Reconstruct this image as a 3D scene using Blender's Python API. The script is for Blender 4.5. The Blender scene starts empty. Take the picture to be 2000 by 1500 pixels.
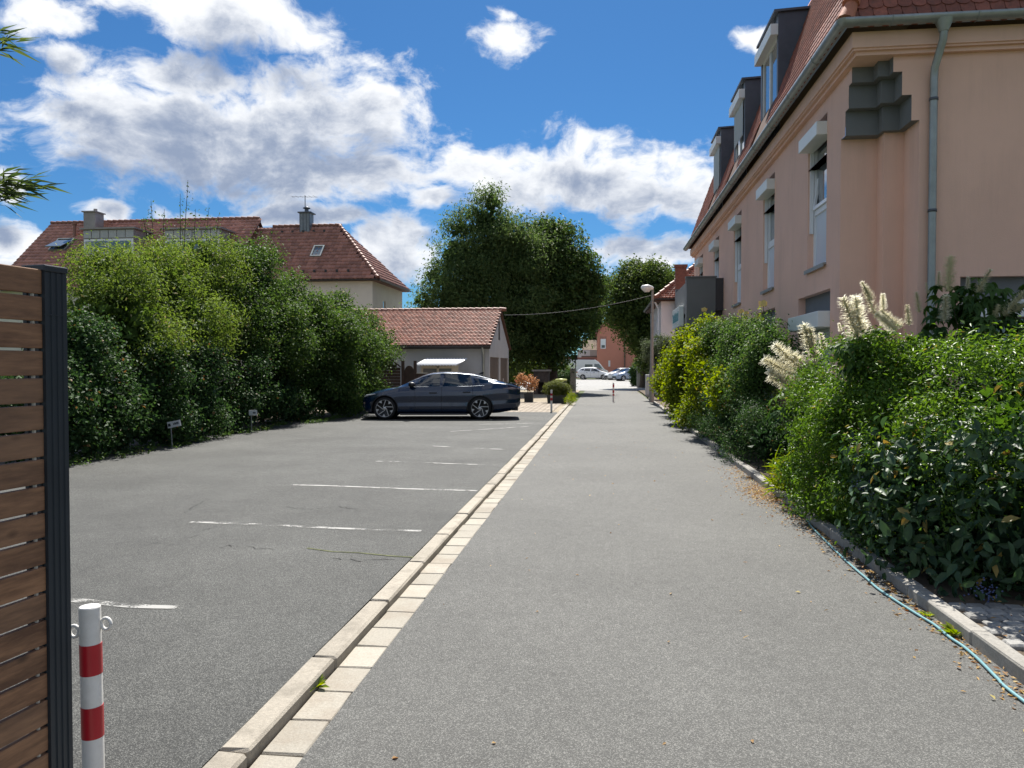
import bpy, bmesh, math, random
import numpy as np
from mathutils import Vector, Matrix

random.seed(7)
RNG = np.random.default_rng(11)
SC = bpy.context.scene
COL = SC.collection
R = math.radians

# ------------------------------------------------------------------ camera
YAW, PITCH, EYE = R(6.84), R(1.34), 1.72
cam_d = bpy.data.cameras.new('camera')
cam = bpy.data.objects.new('camera', cam_d)
COL.objects.link(cam)
cam.location = (0, 0, EYE)
cam.rotation_euler = (math.pi / 2 - PITCH, 0, YAW)
cam_d.sensor_width = 36.0
cam_d.lens = 27.0
cam_d.clip_start = 0.05
cam_d.clip_end = 3000
SC.camera = cam

# ------------------------------------------------------------------ light
SUN_EL, SUN_AZ = R(57), R(-2)
SUN_DIR = Vector((math.sin(SUN_AZ) * math.cos(SUN_EL), math.cos(SUN_AZ) * math.cos(SUN_EL), math.sin(SUN_EL)))
sun_d = bpy.data.lights.new('sun', 'SUN')
sun_d.energy = 4.3
sun_d.angle = R(0.53)
sun_d.color = (1.0, 0.955, 0.88)
sun = bpy.data.objects.new('sun', sun_d)
COL.objects.link(sun)
sun.location = SUN_DIR * 60
sun.rotation_euler = SUN_DIR.to_track_quat('Z', 'Y').to_euler()

SC.view_settings.view_transform = 'Standard'
SC.view_settings.look = 'None'
SC.view_settings.exposure = 1.1
SC.view_settings.gamma = 1.0
SC.view_settings.use_curve_mapping = False
SC.cycles.use_denoising = True
SC.cycles.max_bounces = 8
SC.cycles.transparent_max_bounces = 12
SC.cycles.caustics_reflective = False
SC.cycles.caustics_refractive = False


# pixel of the 2000 x 1500 photograph -> ray; used to measure real positions
def ray(px, py):
    a = (px - 1000) / 1500.0
    b = (750 - py) / 1500.0
    fx, fy = -math.sin(YAW), math.cos(YAW)
    rx, ry = math.cos(YAW), math.sin(YAW)
    cp, sp = math.cos(PITCH), math.sin(PITCH)
    return (fx * cp + a * rx + b * fx * sp, fy * cp + a * ry + b * fy * sp, -sp + b * cp)


def at_z(px, py, z=0.0):
    d = ray(px, py); t = (z - EYE) / d[2]
    return Vector((d[0] * t, d[1] * t, z))


def at_x(px, py, X):
    d = ray(px, py); t = X / d[0]
    return Vector((X, d[1] * t, EYE + d[2] * t))


def at_y(px, py, Y):
    d = ray(px, py); t = Y / d[1]
    return Vector((d[0] * t, Y, EYE + d[2] * t))


# ------------------------------------------------------------------ sky
def build_world():
    w = bpy.data.worlds.new('World'); SC.world = w; w.use_nodes = True
    nt = w.node_tree; nt.nodes.clear()
    N, L = nt.nodes, nt.links

    # cloud density as a function of (azimuth, elevation)
    g = bpy.data.node_groups.new('cloud_density', 'ShaderNodeTree')
    g.interface.new_socket('Vector', in_out='INPUT', socket_type='NodeSocketVector')
    g.interface.new_socket('Density', in_out='OUTPUT', socket_type='NodeSocketFloat')
    gn, gl = g.nodes, g.links
    gi = gn.new('NodeGroupInput'); go = gn.new('NodeGroupOutput')

    def gm(op, a, b=None, v=None):
        n = gn.new('ShaderNodeMath'); n.operation = op
        for k, s in enumerate((a, b)):
            if s is None:
                continue
            if isinstance(s, (int, float)):
                n.inputs[k].default_value = s
            else:
                gl.new(s, n.inputs[k])
        return n.outputs[0]

    def gv(op, a, b):
        n = gn.new('ShaderNodeVectorMath'); n.operation = op
        for k, s in enumerate((a, b)):
            if s is None:
                continue
            if isinstance(s, tuple):
                n.inputs[k].default_value = s
            else:
                gl.new(s, n.inputs[k])
        return n
    wn = gn.new('ShaderNodeTexNoise'); wn.inputs['Scale'].default_value = 7.0; wn.inputs['Detail'].default_value = 4
    gl.new(gi.outputs[0], wn.inputs['Vector'])
    off = gv('SUBTRACT', wn.outputs['Color'], (0.5, 0.5, 0.5)).outputs[0]
    off = gv('MULTIPLY', off, (0.10, 0.075, 0.0)).outputs[0]
    V = gv('ADD', gi.outputs[0], off).outputs[0]
    blobs = [(440, 265, 500, 150), (640, 195, 215, 118), (180, 235, 185, 85), (700, 335, 215, 85), (330, 150, 170, 60),
             (440, 25, 230, 72), (95, 22, 130, 52), (142, 104, 100, 40), (1110, 345, 330, 92), (1270, 372, 175, 78),
             (930, 330, 130, 70), (1000, 62, 62, 66), (25, 470, 110, 62), (10, 350, 75, 52), (765, 480, 110, 75),
             (842, 392, 50, 34), (560, 428, 290, 26), (1260, 498, 150, 42), (1490, 55, 62, 34), (205, 412, 55, 24),
             (60, 520, 160, 24), (985, 15, 40, 30), (1420, 560, 260, 26), (1900, 300, 250, 90), (2250, 150, 260, 120),
             (-250, 250, 210, 120), (-420, 480, 260, 80), (600, -260, 340, 110), (1500, -330, 300, 100)]
    best = None
    for (cx, cy, rx, ry) in blobs:
        d = ray(cx, cy)
        az = math.atan2(d[0], d[1]); h = math.hypot(d[0], d[1]); el = math.atan2(d[2], h)
        dd = ray(cx + rx, cy); raz = abs(math.atan2(dd[0], dd[1]) - az)
        dd = ray(cx, cy - ry); rel = abs(math.atan2(dd[2], math.hypot(dd[0], dd[1])) - el)
        s = gv('SUBTRACT', V, (az, el, 0)).outputs[0]
        s = gv('MULTIPLY', s, (1 / raz, 1 / rel, 0)).outputs[0]
        ln = gv('LENGTH', s, None).outputs['Value']
        q = gm('SUBTRACT', 1.0, ln)
        best = q if best is None else gm('MAXIMUM', best, q)
    # denser cumulus added in the unseen sky outside the mapped part, brightening shaded walls
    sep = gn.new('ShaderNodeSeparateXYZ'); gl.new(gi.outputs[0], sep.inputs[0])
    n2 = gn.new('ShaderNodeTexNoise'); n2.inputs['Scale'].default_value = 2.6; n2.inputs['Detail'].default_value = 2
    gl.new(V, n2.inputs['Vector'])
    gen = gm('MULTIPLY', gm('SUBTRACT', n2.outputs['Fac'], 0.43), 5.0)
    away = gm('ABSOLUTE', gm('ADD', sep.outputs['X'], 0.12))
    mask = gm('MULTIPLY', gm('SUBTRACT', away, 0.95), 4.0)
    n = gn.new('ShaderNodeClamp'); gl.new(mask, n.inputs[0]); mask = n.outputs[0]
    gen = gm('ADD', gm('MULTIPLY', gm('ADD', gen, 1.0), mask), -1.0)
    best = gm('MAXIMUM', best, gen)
    best = gm('MAXIMUM', best, -0.9)
    st = gv('MULTIPLY', V, (1.0, 1.5, 1.0)).outputs[0]
    fn = gn.new('ShaderNodeTexNoise'); fn.inputs['Scale'].default_value = 11; fn.inputs['Detail'].default_value = 11
    fn.inputs['Roughness'].default_value = 0.62; gl.new(st, fn.inputs['Vector'])
    fz = gm('MULTIPLY', gm('SUBTRACT', fn.outputs['Fac'], 0.515), 2.75)
    gl.new(gm('ADD', gm('MULTIPLY', best, 1.05), fz), go.inputs[0])

    def m(op, a, b=None):
        n = N.new('ShaderNodeMath'); n.operation = op
        for k, s in enumerate((a, b)):
            if s is None:
                continue
            if isinstance(s, (int, float)):
                n.inputs[k].default_value = s
            else:
                L.new(s, n.inputs[k])
        return n.outputs[0]
    tc = N.new('ShaderNodeTexCoord'); sp = N.new('ShaderNodeSeparateXYZ'); L.new(tc.outputs['Generated'], sp.inputs[0])
    az = m('ARCTAN2', sp.outputs['X'], sp.outputs['Y']); el = m('ARCSINE', sp.outputs['Z'])
    cb = N.new('ShaderNodeCombineXYZ'); L.new(az, cb.inputs[0]); L.new(el, cb.inputs[1])
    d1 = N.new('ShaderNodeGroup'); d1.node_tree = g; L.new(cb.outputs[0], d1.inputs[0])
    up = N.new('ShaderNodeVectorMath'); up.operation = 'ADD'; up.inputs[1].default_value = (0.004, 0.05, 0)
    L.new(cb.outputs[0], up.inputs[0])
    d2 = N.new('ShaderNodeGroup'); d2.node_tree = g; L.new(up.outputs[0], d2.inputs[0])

    def ss(x, a, b):
        n = N.new('ShaderNodeMapRange'); n.interpolation_type = 'SMOOTHSTEP'
        L.new(x, n.inputs['Value']); n.inputs['From Min'].default_value = a; n.inputs['From Max'].default_value = b
        return n.outputs['Result']
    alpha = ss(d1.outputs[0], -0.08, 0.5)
    up2 = N.new('ShaderNodeMath'); up2.operation = 'GREATER_THAN'; L.new(sp.outputs['Z'], up2.inputs[0]); up2.inputs[1].default_value = 0.0
    alpha = m('MULTIPLY', alpha, up2.outputs[0])
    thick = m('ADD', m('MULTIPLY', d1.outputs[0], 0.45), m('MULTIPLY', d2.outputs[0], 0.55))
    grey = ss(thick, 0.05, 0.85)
    sky = N.new('ShaderNodeTexSky'); sky.sky_type = 'NISHITA'; sky.sun_disc = False
    sky.sun_elevation = SUN_EL; sky.sun_rotation = SUN_AZ
    sky.air_density = 1.0; sky.dust_density = 0.35; sky.ozone_density = 2.5
    tint = N.new('ShaderNodeMix'); tint.data_type = 'RGBA'; tint.blend_type = 'MULTIPLY'; tint.inputs['Factor'].default_value = 1.0
    L.new(sky.outputs[0], tint.inputs[6]); tint.inputs[7].default_value = (0.115, 0.24, 0.352, 1)
    cm = N.new('ShaderNodeMix'); cm.data_type = 'RGBA'
    cm.inputs[6].default_value = (3.8, 3.88, 4.0, 1); cm.inputs[7].default_value = (1.15, 1.42, 1.98, 1)
    L.new(grey, cm.inputs['Factor'])
    mx = N.new('ShaderNodeMix'); mx.data_type = 'RGBA'
    L.new(alpha, mx.inputs['Factor']); L.new(tint.outputs[2], mx.inputs[6]); L.new(cm.outputs[2], mx.inputs[7])
    bg = N.new('ShaderNodeBackground'); bg.inputs['Strength'].default_value = 0.125
    L.new(mx.outputs[2], bg.inputs['Color'])
    out = N.new('ShaderNodeOutputWorld'); L.new(bg.outputs[0], out.inputs[0])


build_world()


# ------------------------------------------------------------------ materials
def lin(r, g, b):
    f = lambda c: (c / 255 / 12.92) if c <= 10 else (((c / 255) + 0.055) / 1.055) ** 2.4
    return (f(r), f(g), f(b))


def _nodes(name):
    m = bpy.data.materials.new(name); m.use_nodes = True
    nt = m.node_tree
    b = nt.nodes['Principled BSDF']
    return m, nt, b


def _noise(nt, scale, detail=4, rough=0.55, vec=None, stretch=None):
    if vec is None:
        gp = nt.nodes.new('ShaderNodeNewGeometry'); vec = gp.outputs['Position']
    if stretch:
        mp = nt.nodes.new('ShaderNodeVectorMath'); mp.operation = 'MULTIPLY'; mp.inputs[1].default_value = stretch
        nt.links.new(vec, mp.inputs[0]); vec = mp.outputs[0]
    n = nt.nodes.new('ShaderNodeTexNoise'); n.inputs['Scale'].default_value = scale
    n.inputs['Detail'].default_value = detail; n.inputs['Roughness'].default_value = rough
    nt.links.new(vec, n.inputs['Vector'])
    return n


def _maprange(nt, x, a, b, c=0.0, d=1.0):
    n = nt.nodes.new('ShaderNodeMapRange'); nt.links.new(x, n.inputs['Value'])
    for k, v in (('From Min', a), ('From Max', b), ('To Min', c), ('To Max', d)):
        n.inputs[k].default_value = v
    return n.outputs['Result']


def _mix(nt, fac, a, b, blend='MIX'):
    n = nt.nodes.new('ShaderNodeMix'); n.data_type = 'RGBA'; n.blend_type = blend
    for k, s in ((0, fac), (6, a), (7, b)):
        if isinstance(s, (int, float)):
            n.inputs[k].default_value = s
        elif isinstance(s, tuple):
            n.inputs[k].default_value = (*s[:3], 1)
        else:
            nt.links.new(s, n.inputs[k])
    return n.outputs[2]


_CACHE = {}


def mat(name, col, rough=0.6, metal=0.0, var=0.12, scale=3.0, bump=0.0, bscale=60.0, spec=0.5, orand=0.0,
        tintvar=0.0, coat=0.0, stretch=None, dirt=None, dirt_amt=0.5, dirt_scale=2.0, streak=0.0):
    if name in _CACHE:
        return _CACHE[name]
    m, nt, b = _nodes(name)
    L = nt.links
    b.inputs['Roughness'].default_value = rough; b.inputs['Metallic'].default_value = metal
    b.inputs['Specular IOR Level'].default_value = spec
    b.inputs['Coat Weight'].default_value = coat; b.inputs['Coat Roughness'].default_value = 0.05
    n = _noise(nt, scale, 5, 0.6, stretch=stretch)
    f = _maprange(nt, n.outputs['Fac'], 0.3, 0.7)
    c = _mix(nt, f, tuple(x * (1 - var) for x in col), tuple(min(1, x * (1 + var)) for x in col))
    if dirt:
        dn = _noise(nt, dirt_scale, 8, 0.68)
        df = _maprange(nt, dn.outputs['Fac'], 0.48, 0.72, 0, dirt_amt)
        c = _mix(nt, df, c, dirt)
    if streak:
        sn = _noise(nt, 1.0, 6, 0.7, stretch=(9, 9, 0.55))
        sn2 = _noise(nt, 0.9, 3, 0.5)
        mu = nt.nodes.new('ShaderNodeMath'); mu.operation = 'MULTIPLY'; L.new(sn.outputs['Fac'], mu.inputs[0]); L.new(sn2.outputs['Fac'], mu.inputs[1])
        c = _mix(nt, _maprange(nt, mu.outputs[0], 0.24, 0.42, 0, streak), c, tuple(x * .62 for x in col))
    if orand:
        oi = nt.nodes.new('ShaderNodeObjectInfo')
        v = _maprange(nt, oi.outputs['Random'], 0, 1, 1 - orand, 1 + orand)
        cc = nt.nodes.new('ShaderNodeCombineColor')
        for k in range(3):
            L.new(v, cc.inputs[k])
        c = _mix(nt, 1.0, c, cc.outputs[0], 'MULTIPLY')
    if tintvar:
        at = nt.nodes.new('ShaderNodeAttribute'); at.attribute_name = 'tint'
        v = _maprange(nt, at.outputs['Fac'], 0, 1, 1 - tintvar, 1 + tintvar)
        cc = nt.nodes.new('ShaderNodeCombineColor')
        for k in range(3):
            L.new(v, cc.inputs[k])
        c = _mix(nt, 1.0, c, cc.outputs[0], 'MULTIPLY')
    L.new(c, b.inputs['Base Color'])
    if bump:
        bn = _noise(nt, bscale, 4, 0.6, stretch=stretch)
        bp = nt.nodes.new('ShaderNodeBump'); bp.inputs['Strength'].default_value = bump; bp.inputs['Distance'].default_value = 0.01
        L.new(bn.outputs['Fac'], bp.inputs['Height']); L.new(bp.outputs[0], b.inputs['Normal'])
    _CACHE[name] = m
    return m


def leaf_mat(name, c1, c2, c3=None, trans=0.38, rough=0.55, spec=0.16):
    """c1 dark .. c2 light by the leaf's own tint; c3 a rarer odd leaf"""
    m, nt, b = _nodes(name)
    L = nt.links
    at = nt.nodes.new('ShaderNodeAttribute'); at.attribute_name = 'tint'
    oi = nt.nodes.new('ShaderNodeObjectInfo')
    f = _maprange(nt, at.outputs['Fac'], 0.0, 0.9)
    c = _mix(nt, f, c1, c2)
    if c3:
        c = _mix(nt, _maprange(nt, at.outputs['Fac'], 0.955, 0.975), c, c3)
    L.new(c, b.inputs['Base Color'])
    b.inputs['Roughness'].default_value = rough; b.inputs['Specular IOR Level'].default_value = spec
    tr = nt.nodes.new('ShaderNodeBsdfTranslucent')
    hs = nt.nodes.new('ShaderNodeHueSaturation'); hs.inputs['Hue'].default_value = 0.485; hs.inputs['Saturation'].default_value = 1.15
    hs.inputs['Value'].default_value = 1.7
    L.new(c, hs.inputs['Color']); L.new(hs.outputs[0], tr.inputs['Color'])
    mx = nt.nodes.new('ShaderNodeMixShader'); mx.inputs[0].default_value = trans
    L.new(b.outputs[0], mx.inputs[1]); L.new(tr.outputs[0], mx.inputs[2])
    L.new(mx.outputs[0], nt.nodes['Material Output'].inputs['Surface'])
    return m


def asphalt_mat(name, dark, light, blotch, patch_scale=0.5):
    m, nt, b = _nodes(name)
    L = nt.links
    gp = nt.nodes.new('ShaderNodeNewGeometry')
    v = nt.nodes.new('ShaderNodeTexVoronoi'); v.inputs['Scale'].default_value = 210
    L.new(gp.outputs['Position'], v.inputs['Vector'])
    sp = nt.nodes.new('ShaderNodeSeparateColor'); L.new(v.outputs['Color'], sp.inputs[0])
    st = _maprange(nt, sp.outputs[0], 0.25, 1.0)
    st2 = nt.nodes.new('ShaderNodeMath'); st2.operation = 'POWER'; L.new(st, st2.inputs[0]); st2.inputs[1].default_value = 2.2
    c = _mix(nt, st2.outputs[0], dark, light)
    n = _noise(nt, patch_scale, 6, 0.62, vec=gp.outputs['Position'])
    k = _maprange(nt, n.outputs['Fac'], 0.3, 0.7, 1 - blotch, 1 + blotch)
    n3 = _noise(nt, 9, 5, 0.7, vec=gp.outputs['Position'])
    k3 = _maprange(nt, n3.outputs['Fac'], 0.25, 0.75, 0.84, 1.16)
    mm = nt.nodes.new('ShaderNodeMath'); mm.operation = 'MULTIPLY'; L.new(k, mm.inputs[0]); L.new(k3, mm.inputs[1])
    cc = nt.nodes.new('ShaderNodeCombineColor')
    for i in range(3):
        L.new(mm.outputs[0], cc.inputs[i])
    c = _mix(nt, 1.0, c, cc.outputs[0], 'MULTIPLY')
    L.new(c, b.inputs['Base Color'])
    b.inputs['Roughness'].default_value = 0.72; b.inputs['Specular IOR Level'].default_value = 0.35
    bp = nt.nodes.new('ShaderNodeBump'); bp.inputs['Strength'].default_value = 0.5; bp.inputs['Distance'].default_value = 0.006
    hh = _noise(nt, 170, 3, 0.6, vec=gp.outputs['Position'])
    ad = nt.nodes.new('ShaderNodeMath'); ad.operation = 'ADD'; L.new(v.outputs['Distance'], ad.inputs[0]); L.new(hh.outputs['Fac'], ad.inputs[1])
    L.new(ad.outputs[0], bp.inputs['Height']); L.new(bp.outputs[0], b.inputs['Normal'])
    return m


def worn_paint_mat():
    m, nt, b = _nodes('worn_white_paint')
    L = nt.links
    b.inputs['Base Color'].default_value = (0.31, 0.307, 0.29, 1); b.inputs['Roughness'].default_value = 0.7
    n = _noise(nt, 3.2, 3, 0.6); n2 = _noise(nt, 55, 3, 0.7)
    ad = nt.nodes.new('ShaderNodeMath'); ad.operation = 'ADD'; L.new(n.outputs['Fac'], ad.inputs[0])
    s = _maprange(nt, n2.outputs['Fac'], 0, 1, -0.28, 0.28); L.new(s, ad.inputs[1])
    f = _maprange(nt, ad.outputs[0], 0.42, 0.56)
    tr = nt.nodes.new('ShaderNodeBsdfTransparent'); mx = nt.nodes.new('ShaderNodeMixShader')
    L.new(f, mx.inputs[0]); L.new(tr.outputs[0], mx.inputs[1]); L.new(b.outputs[0], mx.inputs[2])
    L.new(mx.outputs[0], nt.nodes['Material Output'].inputs['Surface'])
    return m


def wood_mat():
    m, nt, b = _nodes('weathered_larch')
    L = nt.links
    n = _noise(nt, 1.0, 6, 0.65, stretch=(60, 2.5, 60))
    n2 = _noise(nt, 1.0, 3, 0.5, stretch=(14, 1.1, 14))
    ad = nt.nodes.new('ShaderNodeMath'); ad.operation = 'ADD'; L.new(n.outputs['Fac'], ad.inputs[0]); L.new(n2.outputs['Fac'], ad.inputs[1])
    f = _maprange(nt, ad.outputs[0], 0.75, 1.25)
    c = _mix(nt, f, (0.11, 0.050, 0.025), (0.37, 0.195, 0.10))
    oi = nt.nodes.new('ShaderNodeObjectInfo')
    c = _mix(nt, _maprange(nt, oi.outputs['Random'], 0, 1, 0.0, 0.55), c, (0.20, 0.125, 0.08))
    kn = nt.nodes.new('ShaderNodeTexVoronoi'); kn.inputs['Scale'].default_value = 1.0
    mp = nt.nodes.new('ShaderNodeVectorMath'); mp.operation = 'MULTIPLY'; mp.inputs[1].default_value = (7, 5, 9)
    gp = nt.nodes.new('ShaderNodeNewGeometry'); L.new(gp.outputs['Position'], mp.inputs[0]); L.new(mp.outputs[0], kn.inputs['Vector'])
    c = _mix(nt, _maprange(nt, kn.outputs['Distance'], 0.05, 0.16, 0.75, 0.0), c, (0.035, 0.016, 0.01))
    L.new(c, b.inputs['Base Color']); b.inputs['Roughness'].default_value = 0.68
    bp = nt.nodes.new('ShaderNodeBump'); bp.inputs['Strength'].default_value = 0.4; bp.inputs['Distance'].default_value = 0.004
    L.new(ad.outputs[0], bp.inputs['Height']); L.new(bp.outputs[0], b.inputs['Normal'])
    return m


def glass_mat(name, tint, refl=0.25):
    m, nt, b = _nodes(name)
    L = nt.links
    nt.nodes.remove(b)
    tr = nt.nodes.new('ShaderNodeBsdfTransparent'); tr.inputs[0].default_value = (*tint, 1)
    gl = nt.nodes.new('ShaderNodeBsdfGlossy'); gl.inputs['Roughness'].default_value = 0.02
    fr = nt.nodes.new('ShaderNodeFresnel'); fr.inputs[0].default_value = 1.52
    f = _maprange(nt, fr.outputs[0], 0, 1, refl * 0.25, 1.0)
    mx = nt.nodes.new('ShaderNodeMixShader'); L.new(f, mx.inputs[0]); L.new(tr.outputs[0], mx.inputs[1]); L.new(gl.outputs[0], mx.inputs[2])
    L.new(mx.outputs[0], nt.nodes['Material Output'].inputs['Surface'])
    return m


def window_mat(name, col=(0.14, 0.158, 0.165)):
    if name in _CACHE:
        return _CACHE[name]
    m, nt, b = _nodes(name)
    b.inputs['Base Color'].default_value = (*col, 1); b.inputs['Roughness'].default_value = 0.03
    b.inputs['Specular IOR Level'].default_value = 0.9; b.inputs['Coat Weight'].default_value = 0.6; b.inputs['Coat Roughness'].default_value = 0.01
    _CACHE[name] = m
    return m


# ------------------------------------------------------------------ mesh helpers
WORLD = {}


def _world(o):
    return WORLD.get(o.name, Matrix.Identity(4))


def attach(o, parent):
    if parent is not None:
        o.parent = parent
        o.matrix_parent_inverse = _world(parent).inverted()


def link(o, parent=None, kind=None, label=None, cat=None, group=None):
    COL.objects.link(o)
    attach(o, parent)
    for k, v in (('kind', kind), ('label', label), ('category', cat), ('group', group)):
        if v:
            o[k] = v
    return o


def thing(name, label, cat, loc=(0, 0, 0), group=None):
    o = bpy.data.objects.new(name, None)
    o.empty_display_size = 0.3
    o.location = loc
    link(o, None, None, label, cat, group)
    WORLD[o.name] = Matrix.Translation(Vector(loc))
    return o


def fast_mesh(name, verts, faces, mats, fm=None, smooth=False, tint=None):
    """verts (n,3) array; faces (m,k) array"""
    verts = np.asarray(verts, dtype=np.float32); faces = np.asarray(faces, dtype=np.int32)
    me = bpy.data.meshes.new(name)
    nv, nf, k = len(verts), len(faces), faces.shape[1]
    me.vertices.add(nv); me.vertices.foreach_set('co', verts.ravel())
    me.loops.add(nf * k); me.loops.foreach_set('vertex_index', faces.ravel())
    me.polygons.add(nf)
    me.polygons.foreach_set('loop_start', np.arange(0, nf * k, k, dtype=np.int32))
    if fm is not None:
        me.polygons.foreach_set('material_index', np.asarray(fm, dtype=np.int32))
    if smooth:
        me.polygons.foreach_set('use_smooth', np.ones(nf, dtype=bool))
    if tint is not None:
        a = me.attributes.new('tint', 'FLOAT', 'FACE'); a.data.foreach_set('value', np.asarray(tint, dtype=np.float32))
    me.update(calc_edges=True)
    for mm in (mats if isinstance(mats, (list, tuple)) else [mats]):
        me.materials.append(mm)
    return me


class MB:
    def __init__(s):
        s.v = []; s.f = []; s.m = []; s.s = []

    def add(s, vs, fs, mi=0, sm=False):
        o = len(s.v)
        s.v += [tuple(v) for v in vs]
        s.f += [tuple(i + o for i in f) for f in fs]
        s.m += [mi] * len(fs); s.s += [sm] * len(fs)
        return s

    def quad(s, a, b, c, d, mi=0):
        return s.add([a, b, c, d], [(0, 1, 2, 3)], mi)

    def box(s, x0, x1, y0, y1, z0, z1, mi=0):
        vs = [(x, y, z) for z in (z0, z1) for y in (y0, y1) for x in (x0, x1)]
        return s.add(vs, [(0, 2, 3, 1), (4, 5, 7, 6), (0, 1, 5, 4), (2, 6, 7, 3), (0, 4, 6, 2), (1, 3, 7, 5)], mi)

    def obox(s, c, size, M3=None, mi=0):
        vs = []
        for z in (-.5, .5):
            for y in (-.5, .5):
                for x in (-.5, .5):
                    p = Vector((x * size[0], y * size[1], z * size[2]))
                    if M3 is not None:
                        p = M3 @ p
                    vs.append(tuple(p + Vector(c)))
        return s.add(vs, [(0, 2, 3, 1), (4, 5, 7, 6), (0, 1, 5, 4), (2, 6, 7, 3), (0, 4, 6, 2), (1, 3, 7, 5)], mi)

    def tube(s, pts, radii, seg=8, mi=0, cap=True, sm=True):
        pts = [Vector(p) for p in pts]
        if not isinstance(radii, (list, tuple)):
            radii = [radii] * len(pts)
        rings = []
        prev = None
        for i, p in enumerate(pts):
            t = (pts[min(i + 1, len(pts) - 1)] - pts[max(i - 1, 0)])
            t = t.normalized() if t.length > 1e-9 else Vector((0, 0, 1))
            if prev is None:
                a = Vector((0, 0, 1)) if abs(t.z) < 0.9 else Vector((1, 0, 0))
                u = t.cross(a).normalized()
            else:
                u = (prev - t * prev.dot(t)).normalized()
            prev = u
            w = t.cross(u)
            rings.append([p + (u * math.cos(2 * math.pi * k / seg) + w * math.sin(2 * math.pi * k / seg)) * radii[i] for k in range(seg)])
        vs = [q for r in rings for q in r]
        fs = []
        for i in range(len(rings) - 1):
            for k in range(seg):
                fs.append((i * seg + k, i * seg + (k + 1) % seg, (i + 1) * seg + (k + 1) % seg, (i + 1) * seg + k))
        s.add(vs, fs, mi, sm)
        if cap:
            s.add(rings[0], [tuple(range(seg))[::-1]], mi); s.add(rings[-1], [tuple(range(seg))], mi)
        return s

    def lathe(s, prof, seg=24, c=(0, 0, 0), axis='z', mi=0, sm=True, close=True):
        vs = []
        for (r, h) in prof:
            for k in range(seg):
                a = 2 * math.pi * k / seg
                p = (r * math.cos(a), r * math.sin(a), h)
                if axis == 'y':
                    p = (p[0], h, p[1])
                elif axis == 'x':
                    p = (h, p[0], p[1])
                vs.append((p[0] + c[0], p[1] + c[1], p[2] + c[2]))
        fs = []
        for i in range(len(prof) - 1):
            for k in range(seg):
                fs.append((i * seg + k, i * seg + (k + 1) % seg, (i + 1) * seg + (k + 1) % seg, (i + 1) * seg + k))
        return s.add(vs, fs, mi, sm)

    def prism(s, poly, z0, z1, mi=0, fn=None):
        """poly of 2D points (ccw) swept z0..z1; fn maps (a,b,h)->xyz"""
        fn = fn or (lambda a, b, h: (a, b, h))
        n = len(poly)
        vs = [fn(a, b, z0) for a, b in poly] + [fn(a, b, z1) for a, b in poly]
        fs = [tuple(range(n))[::-1], tuple(range(n, 2 * n))]
        fs += [(i, (i + 1) % n, n + (i + 1) % n, n + i) for i in range(n)]
        return s.add(vs, fs, mi)

    def mesh(s, name, mats, bevel=0.0):
        me = bpy.data.meshes.new(name)
        me.from_pydata(s.v, [], s.f)
        for mm in (mats if isinstance(mats, (list, tuple)) else [mats]):
            me.materials.append(mm)
        me.polygons.foreach_set('material_index', s.m)
        me.polygons.foreach_set('use_smooth', s.s)
        bm = bmesh.new(); bm.from_mesh(me)
        bmesh.ops.recalc_face_normals(bm, faces=bm.faces)
        if bevel:
            bmesh.ops.remove_doubles(bm, verts=bm.verts, dist=1e-5)
            bmesh.ops.bevel(bm, geom=[e for e in bm.edges if len(e.link_faces) == 2 and e.calc_face_angle(0) > 0.5],
                            offset=bevel, segments=2, affect='EDGES', profile=0.5)
        bm.to_mesh(me); bm.free()
        me.update()
        return me

    def build(s, name, mats, parent=None, kind=None, label=None, cat=None, group=None, bevel=0.0):
        return link(bpy.data.objects.new(name, s.mesh(name, mats, bevel)), parent, kind, label, cat, group)


def piece(name, me, parent, loc, rot=(0, 0, 0), scale=(1, 1, 1), **kw):
    o = bpy.data.objects.new(name, me)
    o.location = loc; o.rotation_euler = rot; o.scale = scale
    return link(o, parent, **kw)


# ------------------------------------------------------------------ foliage
def unit(a):
    return a / np.maximum(np.linalg.norm(a, axis=-1, keepdims=True), 1e-9)


def leaf_geo(P, Nn, Ln, Wd, rng, droop=0.35, six=False):
    n = len(P)
    r = rng.normal(size=(n, 3)); r[:, 2] -= droop
    t = unit(r - (r * Nn).sum(1, keepdims=True) * Nn)
    b = np.cross(Nn, t)
    Ln = Ln[:, None]; Wd = Wd[:, None]
    fold = Nn * Wd * 0.22
    if not six:
        v = np.stack([P, P + t * Ln * .45 + b * Wd * .5 + fold, P + t * Ln - Nn * Ln * .12, P + t * Ln * .45 - b * Wd * .5 + fold], 1)
        k = np.arange(n)[:, None] * 4
        f = np.concatenate([k + np.array([[0, 1, 2]]), k + np.array([[0, 2, 3]])], 1).reshape(-1, 3)
    else:
        m1 = P + t * Ln * .5 - Nn * Ln * .02
        v = np.stack([P, P + t * Ln * .25 + b * Wd * .42 + fold * .8, P + t * Ln * .62 + b * Wd * .40 + fold * .7, P + t * Ln - Nn * Ln * .14,
                      P + t * Ln * .62 - b * Wd * .40 + fold * .7, P + t * Ln * .25 - b * Wd * .42 + fold * .8, m1], 1)
        k = np.arange(n)[:, None] * 7
        tr = [(0, 1, 6), (1, 2, 6), (2, 3, 6), (3, 4, 6), (4, 5, 6), (5, 0, 6)]
        f = np.concatenate([k + np.array([x]) for x in tr], 1).reshape(-1, 3)
    return v.reshape(-1, 3), f


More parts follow.
